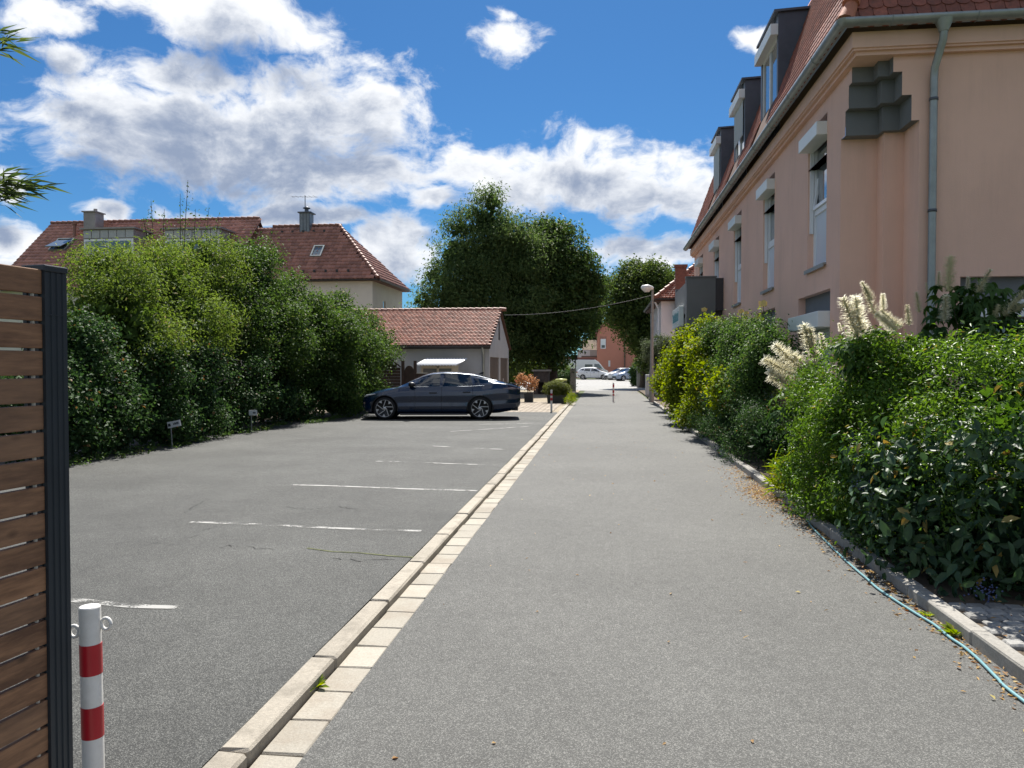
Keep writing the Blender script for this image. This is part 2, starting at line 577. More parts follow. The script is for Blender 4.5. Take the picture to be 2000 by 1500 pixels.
def sample_lobes(lobes, n, rng, shell=0.16, boxy=1.0, zmin=0.03, inner=0.25):
    """points and outward normals scattered through the outer volume of a union of ellipsoids"""
    Lb = np.array([l[:6] for l in lobes], float)
    area = (Lb[:, 3] * Lb[:, 4] + Lb[:, 4] * Lb[:, 5] + Lb[:, 3] * Lb[:, 5])
    out_p, out_n = [], []
    got = 0
    while got < n:
        k = int((n - got) * 2.2) + 64
        li = rng.choice(len(Lb), size=k, p=area / area.sum())
        d = unit(rng.normal(size=(k, 3)))
        if boxy != 1.0:
            d2 = np.sign(d) * np.abs(d) ** boxy
            d2 = d2 / np.max(np.abs(d2), axis=1, keepdims=True) * np.maximum(0.86, np.linalg.norm(d, axis=1, keepdims=True) * 0.93)
        else:
            d2 = d
        rr = 1 - np.abs(rng.normal(size=k)) * shell
        deep = rng.random(k) < inner
        rr[deep] = rng.uniform(0.35, 0.9, deep.sum())
        rr = np.clip(rr, 0.2, 1.06)
        C, Rr = Lb[li, :3], Lb[li, 3:]
        p = C + d2 * Rr * rr[:, None]
        nn = unit(d / Rr)
        ok = p[:, 2] > zmin
        for j in range(len(Lb)):
            q = (p - Lb[j, :3]) / Lb[j, 3:]
            ins = np.sqrt((q ** 2).sum(1)) < 0.72
            ok &= ~(ins & (li != j) & ~deep)
        out_p.append(p[ok]); out_n.append(nn[ok]); got += int(ok.sum())
    return np.concatenate(out_p)[:n], np.concatenate(out_n)[:n]


def foliage(name, lobes, n, leaf, mat_, parent, seed=1, clump=8, cr=0.12, boxy=1.0, shell=0.16, inner=0.22, aspect=0.5,
            zmin=0.04, up=0.45, droop=0.35, six=False, kind='stuff', tint_by_clump=0.72, sub=None, core=0.09):
    rng = np.random.default_rng(seed)
    nc = max(1, n // clump)
    if sub:
        # lumpy crown: leaf clumps sit on many small rounded tufts spread over the big lobes
        ns, sr = sub
        sp_, sn_ = sample_lobes(lobes, ns, rng, 0.07, boxy, zmin, 0.0)
        rad = sr * rng.uniform(0.6, 1.4, ns)
        nin = int(nc * 0.10)
        si = rng.choice(ns, size=nc - nin, p=rad ** 2 / (rad ** 2).sum())
        d = unit(rng.normal(size=(nc - nin, 3)) + sn_[si] * 0.9 + np.array([0, 0, 0.35]))
        rr = (1 - np.abs(rng.normal(size=nc - nin)) * 0.16) * rad[si]
        c1 = sp_[si] - sn_[si] * (rad[si] * 0.5)[:, None] + d * rr[:, None] * np.array([1, 1, 0.85])
        c2, n2 = sample_lobes(lobes, nin, rng, shell, boxy, zmin, 0.5)
        cp = np.concatenate([c1, c2]); cn = np.concatenate([d, n2])
    else:
        cp, cn = sample_lobes(lobes, nc, rng, shell, boxy, zmin, inner)
        ph = rng.uniform(0, 6.28, 9)
        fr = rng.uniform(1.2, 3.6, 9) / max(0.5, float(np.mean([l[3] for l in lobes])))
        wob = sum(np.sin(cp[:, k % 3] * fr[k] + cp[:, (k + 1) % 3] * fr[(k + 4) % 9] + ph[k]) for k in range(9)) / 4.5
        scale = float(np.mean([min(l[3:6]) for l in lobes]))
        cp = cp + cn * (wob * 0.13 * scale)[:, None]
    ct = rng.random(nc)
    idx = np.repeat(np.arange(nc), clump)
    P = cp[idx] + rng.normal(size=(nc * clump, 3)) * cr * np.array([1, 1, 0.8])
    Nn = unit(cn[idx] * 0.55 + np.array([0, 0, up]) + rng.normal(size=(nc * clump, 3)) * 0.55)
    ok = P[:, 2] > zmin
    P, Nn, idx = P[ok], Nn[ok], idx[ok]
    Ln = leaf * rng.uniform(0.65, 1.3, len(P)); Wd = Ln * aspect * rng.uniform(0.85, 1.15, len(P))
    v, f = leaf_geo(P, Nn, Ln, Wd, rng, droop, six)
    t = np.clip(ct[idx] * tint_by_clump + rng.random(len(P)) * (1 - tint_by_clump), 0, 1)
    odd = rng.random(len(P)) < 0.02
    t = np.where(odd, 0.99, t * 0.93)
    tt = np.repeat(t, 6 if six else 2)
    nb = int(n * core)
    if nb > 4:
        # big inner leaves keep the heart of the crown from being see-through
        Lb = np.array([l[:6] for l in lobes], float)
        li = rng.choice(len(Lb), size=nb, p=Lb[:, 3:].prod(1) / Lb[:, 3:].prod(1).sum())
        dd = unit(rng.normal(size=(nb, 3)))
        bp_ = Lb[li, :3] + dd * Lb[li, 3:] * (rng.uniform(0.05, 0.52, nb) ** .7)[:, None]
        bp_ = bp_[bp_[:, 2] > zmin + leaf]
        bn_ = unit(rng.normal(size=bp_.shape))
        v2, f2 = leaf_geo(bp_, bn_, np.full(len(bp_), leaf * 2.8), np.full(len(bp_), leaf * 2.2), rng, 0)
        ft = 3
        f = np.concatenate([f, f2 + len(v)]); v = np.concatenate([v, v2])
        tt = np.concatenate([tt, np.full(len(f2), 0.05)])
    me = fast_mesh(name, v, f, mat_, tint=tt)
    return link(bpy.data.objects.new(name, me), parent, kind=kind)


def limbs(name, base, targets, r0, mat_, parent, seed=3, trunk_h=None, seg=8):
    """tapered trunk and limbs as ONE wooden skeleton"""
    rng = random.Random(seed)
    b = MB()
    base = Vector(base)
    top = base + Vector((rng.uniform(-.1, .1), rng.uniform(-.1, .1), trunk_h))
    b.tube([base - Vector((0, 0, .05)), base + (top - base) * .1, base.lerp(top, .5) + Vector((rng.uniform(-.06, .06), rng.uniform(-.06, .06), 0)), top],
           [r0 * 1.45, r0 * 1.1, r0 * .92, r0 * .8], seg)
    for t in targets:
        t = Vector(t)
        st = base.lerp(top, rng.uniform(.72, 1.0))
        mid = st.lerp(t, .5) + Vector((rng.uniform(-.25, .25), rng.uniform(-.25, .25), (t - st).length * .12))
        b.tube([st, st.lerp(mid, .5), mid, t], [r0 * .55, r0 * .42, r0 * .28, r0 * .08], 6)
    return b.build(name, mat_, parent)

# ================================================================== SETTING
A_ROAD = asphalt_mat('road_asphalt', (0.064, 0.064, 0.060), (0.208, 0.206, 0.191), 0.18, 0.35)
A_LOT = asphalt_mat('lot_asphalt', (0.029, 0.030, 0.028), (0.152, 0.152, 0.141), 0.32, 0.55)
A_STREET = asphalt_mat('street_asphalt', (0.20, 0.197, 0.19), (0.44, 0.43, 0.41), 0.10, 0.3)
M_EARTH = mat('bare_earth', (0.10, 0.075, 0.05), 0.95, var=0.35, scale=4, bump=0.6, bscale=30)
M_MEADOW = mat('grassland', (0.07, 0.09, 0.03), 0.95, var=0.4, scale=1.5, bump=0.5, bscale=20)
M_SAND = mat('sandy_yard', (0.30, 0.25, 0.18), 0.95, var=0.25, scale=2.5, bump=0.5, bscale=40, dirt=(0.10, 0.10, 0.05), dirt_amt=0.6)
M_KERB = mat('granite_kerb', (0.335, 0.30, 0.245), 0.85, var=0.16, scale=60, bump=0.5, bscale=140, orand=0.10, dirt=(0.16, 0.14, 0.11), dirt_amt=0.7, dirt_scale=5)
M_GUTTER = mat('concrete_gutter', (0.325, 0.298, 0.248), 0.85, var=0.16, scale=70, bump=0.4, bscale=150, orand=0.14, dirt=(0.20, 0.14, 0.09), dirt_amt=0.55, dirt_scale=1.7)
M_KERB2 = mat('grey_kerb', (0.30, 0.285, 0.255), 0.88, var=0.18, scale=50, bump=0.5, bscale=140, orand=0.10, dirt=(0.12, 0.11, 0.09), dirt_amt=0.6, dirt_scale=4)
M_SETT = mat('grey_sett', (0.26, 0.255, 0.24), 0.85, var=0.2, scale=45, bump=0.5, bscale=120, orand=0.22)
M_PAVER = mat('sand_paver', (0.42, 0.36, 0.29), 0.85, var=0.18, scale=20, bump=0.3, bscale=90, orand=0.15, tintvar=0.14)

KX = -1.66        # lot side of the left kerb
LOTZ = 0.05
ROADR = 2.25      # right kerb face

b = MB(); b.add([(-900, -300, -.03), (900, -300, -.03), (900, 1500, -.03), (-900, 1500, -.03)], [(0, 1, 2, 3)])
b.build('ground', M_MEADOW, kind='structure')
b = MB(); b.quad((-1.31, -5, 0), (ROADR, -5, 0), (ROADR, 54, 0), (-1.31, 54, 0))
road = b.build('road', A_ROAD, kind='structure')
b = MB(); b.quad((-9.6, -5, LOTZ), (KX, -5, LOTZ), (KX, 27.7, LOTZ), (-9.6, 27.7, LOTZ))
lot = b.build('parking_lot', A_LOT, kind='structure')
b = MB(); b.quad((-60, 54, 0.0), (70, 54, 0.0), (70, 100, 0.0), (-60, 100, 0.0))
b.build('street', A_STREET, kind='structure')
b = MB(); b.quad((-26, 27.7, 0.02), (KX, 27.7, 0.02), (KX, 54, 0.02), (-26, 54, 0.02))
b.build('yard_ground', M_SAND, kind='structure')
b = MB(); b.quad((2.36, -4, 0.055), (14, -4, 0.055), (14, 54, 0.055), (2.36, 54, 0.055))
b.build('planting_bed', M_EARTH, kind='structure')
b = MB(); b.quad((-16, -5, 0.03), (-9.6, -5, 0.03), (-9.6, 27.7, 0.03), (-16, 27.7, 0.03))
b.build('hedge_bed', M_EARTH, kind='structure')


def stone_mesh(name, sx, sy, sz, bev, m, seed):
    bm = bmesh.new(); bmesh.ops.create_cube(bm, size=1.0)
    rr = random.Random(seed)
    for v in bm.verts:
        v.co = Vector((v.co.x * sx, v.co.y * sy, v.co.z * sz))
    bmesh.ops.bevel(bm, geom=list(bm.edges), offset=bev, segments=1, affect='EDGES')
    for v in bm.verts:
        v.co += Vector((rr.uniform(-1, 1), rr.uniform(-1, 1), rr.uniform(-.6, .6))) * bev * 0.35
    me = bpy.data.meshes.new(name); bm.to_mesh(me); bm.free(); me.materials.append(m)
    return me


# left kerb: granite stones about a metre long, flush with the lot, and a gutter of concrete slabs beside it
kerb = bpy.data.objects.new('kerb', None); link(kerb, kind='structure'); kerb['label'] = 'pale granite kerb with concrete gutter between parking lot and lane'
ks = [stone_mesh('kerb_stone', 0.142, 1.065, 0.24, 0.014, M_KERB, i) for i in range(3)]
y = -3.9
i = 0
while y < 37:
    # the kerb swings a little to the right beyond the bollards
    xo = 0.0 if y < 26 else -0.0
    piece('kerb_stone', ks[i % 3], kerb, (KX + 0.071 + random.uniform(-.004, .004), y, LOTZ - 0.113 + random.uniform(-.004, .003)), (0, 0, random.uniform(-.004, .004)))
    y += 1.08; i += 1
gs = [stone_mesh('gutter_stone', 0.205, 0.322, 0.16, 0.008, M_GUTTER, 20 + i) for i in range(4)]
y = -3.9
i = 0
while y < 36:
    piece('gutter_stone', gs[i % 4], kerb, (KX + 0.249 + random.uniform(-.005, .005), y, -0.078 + random.uniform(-.004, .003)),
          (random.uniform(-.006, .006), random.uniform(-.02, .005), random.uniform(-.012, .012)))
    y += 0.331; i += 1
b = MB(); b.box(KX + .01, -1.306, -4.2, 37, -0.2, -0.022)
b.build('joint_bed', M_EARTH, kerb)

# right kerb
kerb2 = bpy.data.objects.new('kerb', None); link(kerb2, kind='structure'); kerb2['label'] = 'low grey kerb along the planted strip'
k2 = [stone_mesh('kerb_stone', 0.11, 0.992, 0.26, 0.012, M_KERB2, 40 + i) for i in range(3)]
y = -3.5
i = 0
while y < 40:
    piece('kerb_stone', k2[i % 3], kerb2, (ROADR + 0.056 + random.uniform(-.006, .006), y, -0.035 + random.uniform(-.01, .006)), (0, random.uniform(-.02, .02), random.uniform(-.008, .008)))
    y += 1.0; i += 1

# setts beyond the right kerb
setts = bpy.data.objects.new('pavement', None); link(setts, kind='structure'); setts['label'] = 'small grey setts with mossy joints beside the hedge'
sm = [stone_mesh('sett', 0.112, 0.112, 0.08, 0.012, M_SETT, 60 + i) for i in range(5)]
for iy in range(17):
    for ix in range(14):
        x = 2.425 + ix * 0.122 + (0.061 if iy % 2 else 0); yy = 3.62 + iy * 0.122
        if yy > 5.55 + 0.12 * math.sin(x * 3):
            continue
        piece('sett', random.choice(sm), setts, (x, yy, 0.045 + random.uniform(-.006, .006)), (random.uniform(-.03, .03), random.uniform(-.03, .03), random.uniform(-.05, .05)))

# pavers at the far end of the lot (a few pixels each: one mesh)
v = []; f = []; t = []
for iy in range(40):
    for ix in range(26):
        x0 = -6.9 + ix * 0.201; y0 = 27.75 + iy * 0.101 * 2
        if x0 > KX - 0.22:
            continue
        z = LOTZ + random.uniform(-.006, .004)
        k = len(v)
        v += [(x0, y0, z), (x0 + .19, y0, z), (x0 + .19, y0 + .188, z), (x0, y0 + .188, z), (x0, y0, z - .05), (x0 + .19, y0, z - .05), (x0 + .19, y0 + .188, z - .05), (x0, y0 + .188, z - .05)]
        f += [(k, k + 1, k + 2, k + 3), (k + 4, k + 5, k + 1, k), (k + 5, k + 6, k + 2, k + 1), (k + 6, k + 7, k + 3, k + 2), (k + 7, k + 4, k, k + 3)]
        t += [random.random()] * 5
o = link(bpy.data.objects.new('paved_strip', fast_mesh('paved_strip', v, f, M_PAVER, tint=t)), kind='structure')

# worn bay lines, 4 mm above the asphalt
PAINT = worn_paint_mat()
for (pa, pb) in (((100, 1172), (345, 1188)), ((372, 1020), (822, 1038)), ((565, 947), (932, 959)), ((735, 901), (985, 909)), ((835, 871), (985, 878)),
                 ((880, 843), (1032, 833)), ((930, 829), (1040, 827))):
    A = at_z(*pa, LOTZ); B = at_z(*pb, LOTZ)
    n = 14
    b = MB()
    dr = (B - A).normalized(); pr = Vector((-dr.y, dr.x, 0)) * 0.042
    vs = []
    for k in range(n + 1):
        p = A.lerp(B, k / n) + Vector((0, 0.018 * math.sin(k * .5), 0.004))
        j = Vector((0, 0, 0)) + pr * random.uniform(.85, 1.1)
        vs += [tuple(p - j), tuple(p + j)]
    b.add(vs, [(2 * k, 2 * k + 2, 2 * k + 3, 2 * k + 1) for k in range(n)])
    b.build('painted_line', PAINT, lot)
# moss-grown crack
b = MB()
pts = [at_z(600, 1071, LOTZ), at_z(650, 1078, LOTZ), at_z(700, 1080, LOTZ), at_z(760, 1086, LOTZ), at_z(822, 1090, LOTZ)]
vs = []
for p in pts:
    wdt = random.uniform(.008, .02)
    vs += [(p.x, p.y - wdt, LOTZ + .004), (p.x, p.y + wdt, LOTZ + .004)]
b.add(vs, [(2 * k, 2 * k + 2, 2 * k + 3, 2 * k + 1) for k in range(len(pts) - 1)])
b.build('mossy_crack', mat('moss', (0.10, 0.11, 0.045), 0.95, var=0.5, scale=25), lot)

# ================================================================== RIGHT BUILDING
M_STUCCO = mat('salmon_stucco', (0.79, 0.515, 0.40), 0.9, var=0.05, scale=0.8, streak=0.22, bump=0.5, bscale=120, spec=0.2)
M_GREY = mat('grey_stucco', (0.165, 0.172, 0.175), 0.85, var=0.05, scale=3, bump=0.3, bscale=100, spec=0.3)
M_ZINC = mat('zinc_sheet', (0.30, 0.33, 0.33), 0.45, metal=0.55, var=0.14, scale=5, stretch=(1, 1, 1), dirt=(0.20, 0.24, 0.22), dirt_amt=0.4)
M_DZINC = mat('dark_zinc', (0.085, 0.095, 0.115), 0.5, metal=0.3, var=0.15, scale=2.5, dirt=(0.15, 0.16, 0.18), dirt_amt=0.3)
M_WHITE = mat('white_pvc', (0.80, 0.81, 0.82), 0.35, var=0.02, scale=2)
M_SHUT = mat('shutter_box_white', (0.74, 0.77, 0.76), 0.4, var=0.03, scale=3)
M_SLAT = mat('shutter_slat', (0.50, 0.55, 0.52), 0.45, var=0.05, scale=3)
M_PANEL = mat('panel_white', (0.62, 0.66, 0.72), 0.3, var=0.02, scale=2)
M_GLASS = window_mat('window_glass')
M_TILE = mat('beaver_tile', (0.33, 0.105, 0.066), 0.75, var=0.22, scale=18, bump=0.35, bscale=60, orand=0.30, tintvar=0.30, dirt=(0.10, 0.07, 0.06), dirt_amt=0.55, dirt_scale=7)
M_DARK = mat('dark_void', (0.012, 0.013, 0.015), 0.9, var=0.0)
M_SILL = mat('zinc_sill', (0.33, 0.34, 0.33), 0.5, metal=0.3, var=0.06)
M_BLACK = mat('black_plastic', (0.015, 0.015, 0.017), 0.45, var=0.05)


def wall(mb, s0, s1, z0, z1, holes, fn, depth, mi=0, back=True):
    """rectangular wall with real openings; fn(s, z, d) -> xyz, d = depth into the wall"""
    S = sorted({s0, s1, *[h[0] for h in holes], *[h[1] for h in holes]})
    Z = sorted({z0, z1, *[h[2] for h in holes], *[h[3] for h in holes]})
    for i in range(len(S) - 1):
        for j in range(len(Z) - 1):
            cs, cz = (S[i] + S[i + 1]) / 2, (Z[j] + Z[j + 1]) / 2
            if any(h[0] < cs < h[1] and h[2] < cz < h[3] for h in holes):
                continue
            mb.quad(fn(S[i], Z[j], 0), fn(S[i + 1], Z[j], 0), fn(S[i + 1], Z[j + 1], 0), fn(S[i], Z[j + 1], 0), mi)
    for (a, c, d, e) in holes:
        mb.quad(fn(a, d, 0), fn(a, d, depth), fn(a, e, depth), fn(a, e, 0), mi)
        mb.quad(fn(c, d, 0), fn(c, e, 0), fn(c, e, depth), fn(c, d, depth), mi)
        mb.quad(fn(a, e, 0), fn(a, e, depth), fn(c, e, depth), fn(c, e, 0), mi)
        mb.quad(fn(a, d, 0), fn(c, d, 0), fn(c, d, depth), fn(a, d, depth), mi)


F = 3.6
YC, YE = 12.39, 31.7      # facade corner and far end
YF = 11.53                # front wall
SB = thing('salmon_apartment_house', 'salmon rendered house with red mansard roof, white shutter boxes and grey stepped corner', 'house', (8, 20, 0))
fac = lambda s, z, d: (F + d, s, z)
frt = lambda s, z, d: (s, YF + d, z)
UP = [(c - .585, c + .585, 3.42, 5.86) for c in (13.72, 17.6, 21.6, 25.6, 29.6)]
GF = [(c - 1.02, c + 1.02, 0.95, 2.97) for c in (13.9, 17.9, 21.9)]
b = MB()
wall(b, YC, YE, 0.0, 5.19, [h for h in GF] + [(h[0], h[1], h[2], 5.19) for h in UP], fac, 0.16)
tiers = [(5.19, 5.55, 12.18, 4.30, 4.07), (5.55, 5.88, 12.03, 4.17, 3.99), (5.88, 6.12, 11.89, 4.05, 3.90)]
for (z0, z1, L0, R0, m0) in tiers:
    hs = [(h[0], h[1], z0, min(z1, h[3])) for h in UP if h[3] > z0]
    wall(b, L0, YE, z0, z1, hs, fac, 0.16)
FH = [(4.98, 9.5, 0.9, 2.98)]
wall(b, 4.41, 13.5, 0.0, 5.19, FH, frt, 0.18)
for (z0, z1, L0, R0, m0) in tiers:
    wall(b, R0, 13.5, z0, z1, [], frt, 0.1)
# stepped re-entrant corner below the corbels
for (p, q) in (((F, YC), (4.13, YC)), ((4.13, YC), (4.13, 12.09)), ((4.13, 12.09), (4.41, 12.09)), ((4.41, 12.09), (4.41, YF))):
    b.quad((*p, 0), (*q, 0), (*q, 5.19), (*p, 5.19))
# far gable and back
b.quad((F, YE, 0), (13.5, YE, 0), (13.5, YE, 6.12), (F, YE, 6.12))
b.quad((13.5, YF, 0), (13.5, YE, 0), (13.5, YE, 6.12), (13.5, YF, 6.12))
b.build('wall', M_STUCCO, SB)
# the grey stepped corbels filling the corner notch
for (z0, z1, L0, R0, m0) in tiers:
    b = MB()
    pl = [(F + .003, L0), (m0, L0), (m0, L0 - .2), (R0, L0 - .2), (R0, YF + .003)]
    for p, q in zip(pl[:-1], pl[1:]):
        b.quad((*p, z0), (*q, z0), (*q, z1), (*p, z1))
    pL = {5.19: (YC, 4.41), 5.55: (12.18, 4.30), 5.88: (12.03, 4.17)}[z0]
    b.quad((F + .003, L0, z0), (F + .003, pL[0], z0), (4.10, pL[0], z0), (4.10, L0, z0))
    b.quad((R0, YF + .003, z0), (pL[1], YF + .003, z0), (pL[1], 12.1, z0), (R0, 12.1, z0))
    poly = [(F + .003, L0), (m0, L0), (m0, L0 - .2), (R0, L0 - .2), (R0, YF + .003), (4.9, YF + .2), (4.9, 12.9), (F + .15, 12.9)]
    b.add([(x, y, z0 + .002) for x, y in poly], [tuple(range(len(poly)))])
    b.build('corner_corbel', M_GREY, SB)

# cornice and gutter along both eaves
b = MB()
for (o0, z0, z1) in ((0.08, 6.10, 6.155), (0.13, 6.155, 6.185), (0.155, 6.185, 6.40)):
    x0, y0 = F - o0, YF - o0
    b.prism([(x0, y0), (13.5, y0), (13.5, y0 + .8), (x0 + .8, y0 + .8), (x0 + .8, YE + .15), (x0, YE + .15)], z0, z1)
b.build('cornice', M_STUCCO, SB)


def gutter(mb, p0, p1, out, r=0.085, seg=10):
    """open half-round trough from p0 to p1, out = outward unit vector"""
    p0, p1 = Vector(p0), Vector(p1)
    prof = []
    for k in range(seg + 1):
        a = math.pi + math.pi * k / seg
        prof.append((math.cos(a) * r, math.sin(a) * r))
    prof += [(r * .88 * math.cos(math.pi * 2 - math.pi * k / seg), r * .88 * math.sin(math.pi * 2 - math.pi * k / seg)) for k in range(seg + 1)]
    o = Vector(out)
    n = len(prof)
    vs = [p0 + o * a + Vector((0, 0, c)) for a, c in prof] + [p1 + o * a + Vector((0, 0, c)) for a, c in prof]
    mb.add(vs, [(i, (i + 1) % n, n + (i + 1) % n, n + i) for i in range(n)], 0, True)


GX, GY, GZ = F - .325, YF - .325, 6.50
b = MB()
gutter(b, (GX, GY, GZ), (GX, YE + .3, GZ), (-1, 0, 0), .10)
gutter(b, (GX, GY, GZ), (13.5, GY, GZ), (0, -1, 0), .10)
b.lathe([(0.001, -.1), (.05, -.0866), (.0866, -.05), (.1, 0)], 16, (GX, GY, GZ))
y = 12.5
while y < YE:
    b.tube([(GX - .104 * math.cos(a), y, GZ - .104 * math.sin(a)) for a in np.linspace(0, math.pi, 9)], .006, 4); y += 1.6
for x in (3.9, 5.0, 6.6, 8.2):
    b.tube([(x, GY - .104 * math.cos(a), GZ - .104 * math.sin(a)) for a in np.linspace(0, math.pi, 9)], .006, 4)
b.build('gutter', M_ZINC, SB)
# downpipe with hopper on the front wall
dx = at_y(1822, 300, YF - .07).x
b = MB()
b.tube([(dx + .02, GY, GZ - .06), (dx + .02, GY, GZ - .22)], [.12, .06], 12)
b.tube([(dx + .02, GY, GZ - .20), (dx + .02, GY + .02, GZ - .32), (dx, YF - .10, GZ - .62), (dx, YF - .075, GZ - .75), (dx, YF - .075, 0.05)], .052, 12)
pipe = b.build('downpipe', M_ZINC, SB)
for z in (5.45, 3.9, 2.3):
    b = MB(); b.lathe([(.055, -.02), (.06, -.02), (.06, .02), (.055, .02)], 12, (dx, YF - .075, z)); b.box(dx - .012, dx + .012, YF - .075, YF + .02, z - .012, z + .012)
    b.build('pipe_bracket', M_DZINC, pipe)

# upper windows: white frame, tilted sash on the first, lower panel, zinc sill, roller shutter box
for i, (s0, s1, z0, z1) in enumerate(UP):
    win = MB()
    X = F + .10
    fw = .07
    zt = z1 - .16
    zm = z0 + 1.0
    for (a, c, d, e) in ((s0, s0 + fw, z0, zt), (s1 - fw, s1, z0, zt), (s0 + fw, s1 - fw, z0, z0 + fw), (s0 + fw, s1 - fw, zt - fw, zt), (s0 + fw, s1 - fw, zm - .045, zm + .045)):
        win.box(X, X + .07, a, c, d, e)
    w = win.build('window', M_WHITE, SB)
    MB().box(X + .03, X + .045, s0 + fw, s1 - fw, z0 + fw, zm - .045).build('lower_panel', M_PANEL, w)
    MB().box(X + .04, X + .05, s0 + fw, s1 - fw, zm + .045, zt - fw).build('pane', M_GLASS, w)
    # sash, tilted inwards at the top on the first window
    sash = MB()
    ti = .16 if i == 0 else 0.0
    sz0, sz1 = zm + .05, zt - fw - .01
    for (a, c, d, e) in ((s0 + fw + .01, s0 + fw + .07, sz0, sz1), (s1 - fw - .07, s1 - fw - .01, sz0, sz1), (s0 + fw + .07, s1 - fw - .07, sz0, sz0 + .06), (s0 + fw + .07, s1 - fw - .07, sz1 - .06, sz1)):
        vs = []
        for z in (d, e):
            for yy in (a, c):
                for xx in (X + .012, X + .05):
                    vs.append((xx + ti * (z - sz0) / (sz1 - sz0) - (0.05 if ti else 0), yy, z))
        sash.add(vs, [(0, 2, 3, 1), (4, 5, 7, 6), (0, 1, 5, 4), (2, 6, 7, 3), (0, 4, 6, 2), (1, 3, 7, 5)])
    sash.build('sash', M_WHITE, w)
    b = MB(); b.box(F - .055, X + .01, s0 - .02, s1 + .02, z0 - .035, z0 - .004); b.box(F - .055, F - .04, s0 - .02, s1 + .02, z0 - .07, z0 - .034)
    b.build('sill', M_SILL, SB)
    b = MB(); b.box(F - .17, F + .09, s0 - .0, s1 + .0, z1 - .36, z1 - .14)
    b.build('shutter_box', M_SHUT, SB, bevel=.008)
    for a in (s0 + .002, s1 - .045):
        MB().box(F + .03, F + .09, a, a + .043, z0 + .65, z1 - .36).build('shutter_rail', M_WHITE, SB)
    MB().box(F + .155, F + .158, s0, s1, z1 - .16, z1).build('lintel_void', M_DARK, SB)
# ground floor windows with box and closed slats
for (s0, s1, z0, z1) in GF:
    MB().box(F - .19, F + .12, s0 + .01, s1 - .01, z1 - .62, z1 - .36).build('shutter_box', M_SHUT, SB, bevel=.01)
    MB().box(F + .13, F + .15, s0, s1, z1 - .37, z1).build('shutter_lintel', M_GREY, SB)
    b = MB()
    z = z0
    while z < z1 - .63:
        b.add([(F + .10, s0 + .03, z), (F + .10, s1 - .03, z), (F + .085, s1 - .03, z + .025), (F + .085, s0 + .03, z + .025), (F + .10, s1 - .03, z + .05), (F + .10, s0 + .03, z + .05)], [(0, 1, 2, 3), (3, 2, 4, 5)])
        z += .052
    b.build('roller_shutter', M_SLAT, SB)
# front window band
(s0, s1, z0, z1) = FH[0]
MB().box(s0, s1, YF - .15, YF + .12, z1 - .58, z1 - .34).build('shutter_box', M_SHUT, SB, bevel=.01)
MB().box(s0, s1, YF + .14, YF + .16, z1 - .34, z1).build('shutter_lintel', M_GREY, SB)
MB().box(s0, s1, YF + .12, YF + .13, z0, z1 - .58).build('pane', M_GLASS, SB)
fw_ = MB().box(s0, s1, YF + .05, YF + .13, z0, z0 + .07).build('window', M_WHITE, SB)
for a in (s0, 6.05, 7.2, 8.4, s1 - .08):
    MB().box(a, a + .08, YF + .06, YF + .13, z0 + .07, z1 - .58).build('mullion', M_WHITE, fw_)

# ---- mansard roof
RA = R(70)
EX, EY, EZ = F - .27, YF - .27, 6.47      # eave line
RIN = 1.22                                 # the slope runs in this far
TOPZ = EZ + RIN * math.tan(RA)
b = MB()
x1, y1 = EX + RIN, EY + RIN
yend = YE + .25
b.quad((EX, EY, EZ), (EX, yend, EZ), (x1, yend, TOPZ), (x1, y1, TOPZ))
b.quad((EX, EY, EZ), (x1, y1, TOPZ), (14, y1, TOPZ), (14, EY, EZ))
b.quad((x1, y1, TOPZ), (x1, yend, TOPZ), (8.6, yend, TOPZ + 1.6), (8.6, y1 + 3.5, TOPZ + 1.6))
b.add([(x1, y1, TOPZ), (14, y1, TOPZ), (8.6, y1 + 3.5, TOPZ + 1.6)], [(0, 2, 1)])
b.add([(EX, yend, EZ), (x1, yend, TOPZ), (8.6, yend, TOPZ + 1.6), (13.8, yend, EZ)], [(0, 1, 2, 3)])
b.quad((14, y1, TOPZ), (8.6, y1 + 3.5, TOPZ + 1.6), (8.6, yend, TOPZ + 1.6), (13.8, yend, TOPZ))
roof = b.build('roof', mat('roof_deck', (0.10, 0.045, 0.03), 0.9), SB)


def beaver_mesh(name, w, l, th, m):
    """plain clay tile with a rounded tail, lying in its local XY plane, tail at -Y, thickness up"""
    pts = [(-w / 2, l * .5)]
    pts += [(-w / 2, -l * .28)]
    for k in range(1, 6):
        a = math.pi + math.pi * k / 6
        pts.append((math.cos(a) * w / 2, -l * .28 + math.sin(a) * l * .20))
    pts += [(w / 2, -l * .28), (w / 2, l * .5)]
    b = MB(); b.prism(pts, 0, th)
    return b.mesh(name, m)


DORM = [(17.35, 19.2), (21.3, 23.0), (25.55, 27.15)]
DF, DZ0, DZ1 = 3.72, 6.86, 9.42


def covered(y, z):
    return any(a - .04 < y < c + .04 and DZ0 - .05 < z < DZ1 for a, c in DORM)


TW, TE = 0.19, 0.155
tm = [beaver_mesh('roof_tile', TW - .008, .30, .016, M_TILE) for _ in range(2)]
V = Vector((0, math.cos(RA), math.sin(RA)))      # up-slope on the front
basis = Matrix((Vector((1, 0, 0)), V, Vector((1, 0, 0)).cross(V))).transposed()
n_ind = 0
rows = int(RIN / math.cos(RA) / TE)
extra_v, extra_f, extra_t = [], [], []
proto = [tuple(v.co) for v in tm[0].vertices]; pf = [tuple(p.vertices) for p in tm[0].polygons]


def add_joined(Mx):
    k = len(extra_v)
    extra_v.extend([tuple(Mx @ Vector(c)) for c in proto])
    tt = random.random()
    for p in pf:
        for j in range(1, len(p) - 1):
            extra_f.append((k + p[0], k + p[j], k + p[j + 1])); extra_t.append(tt)


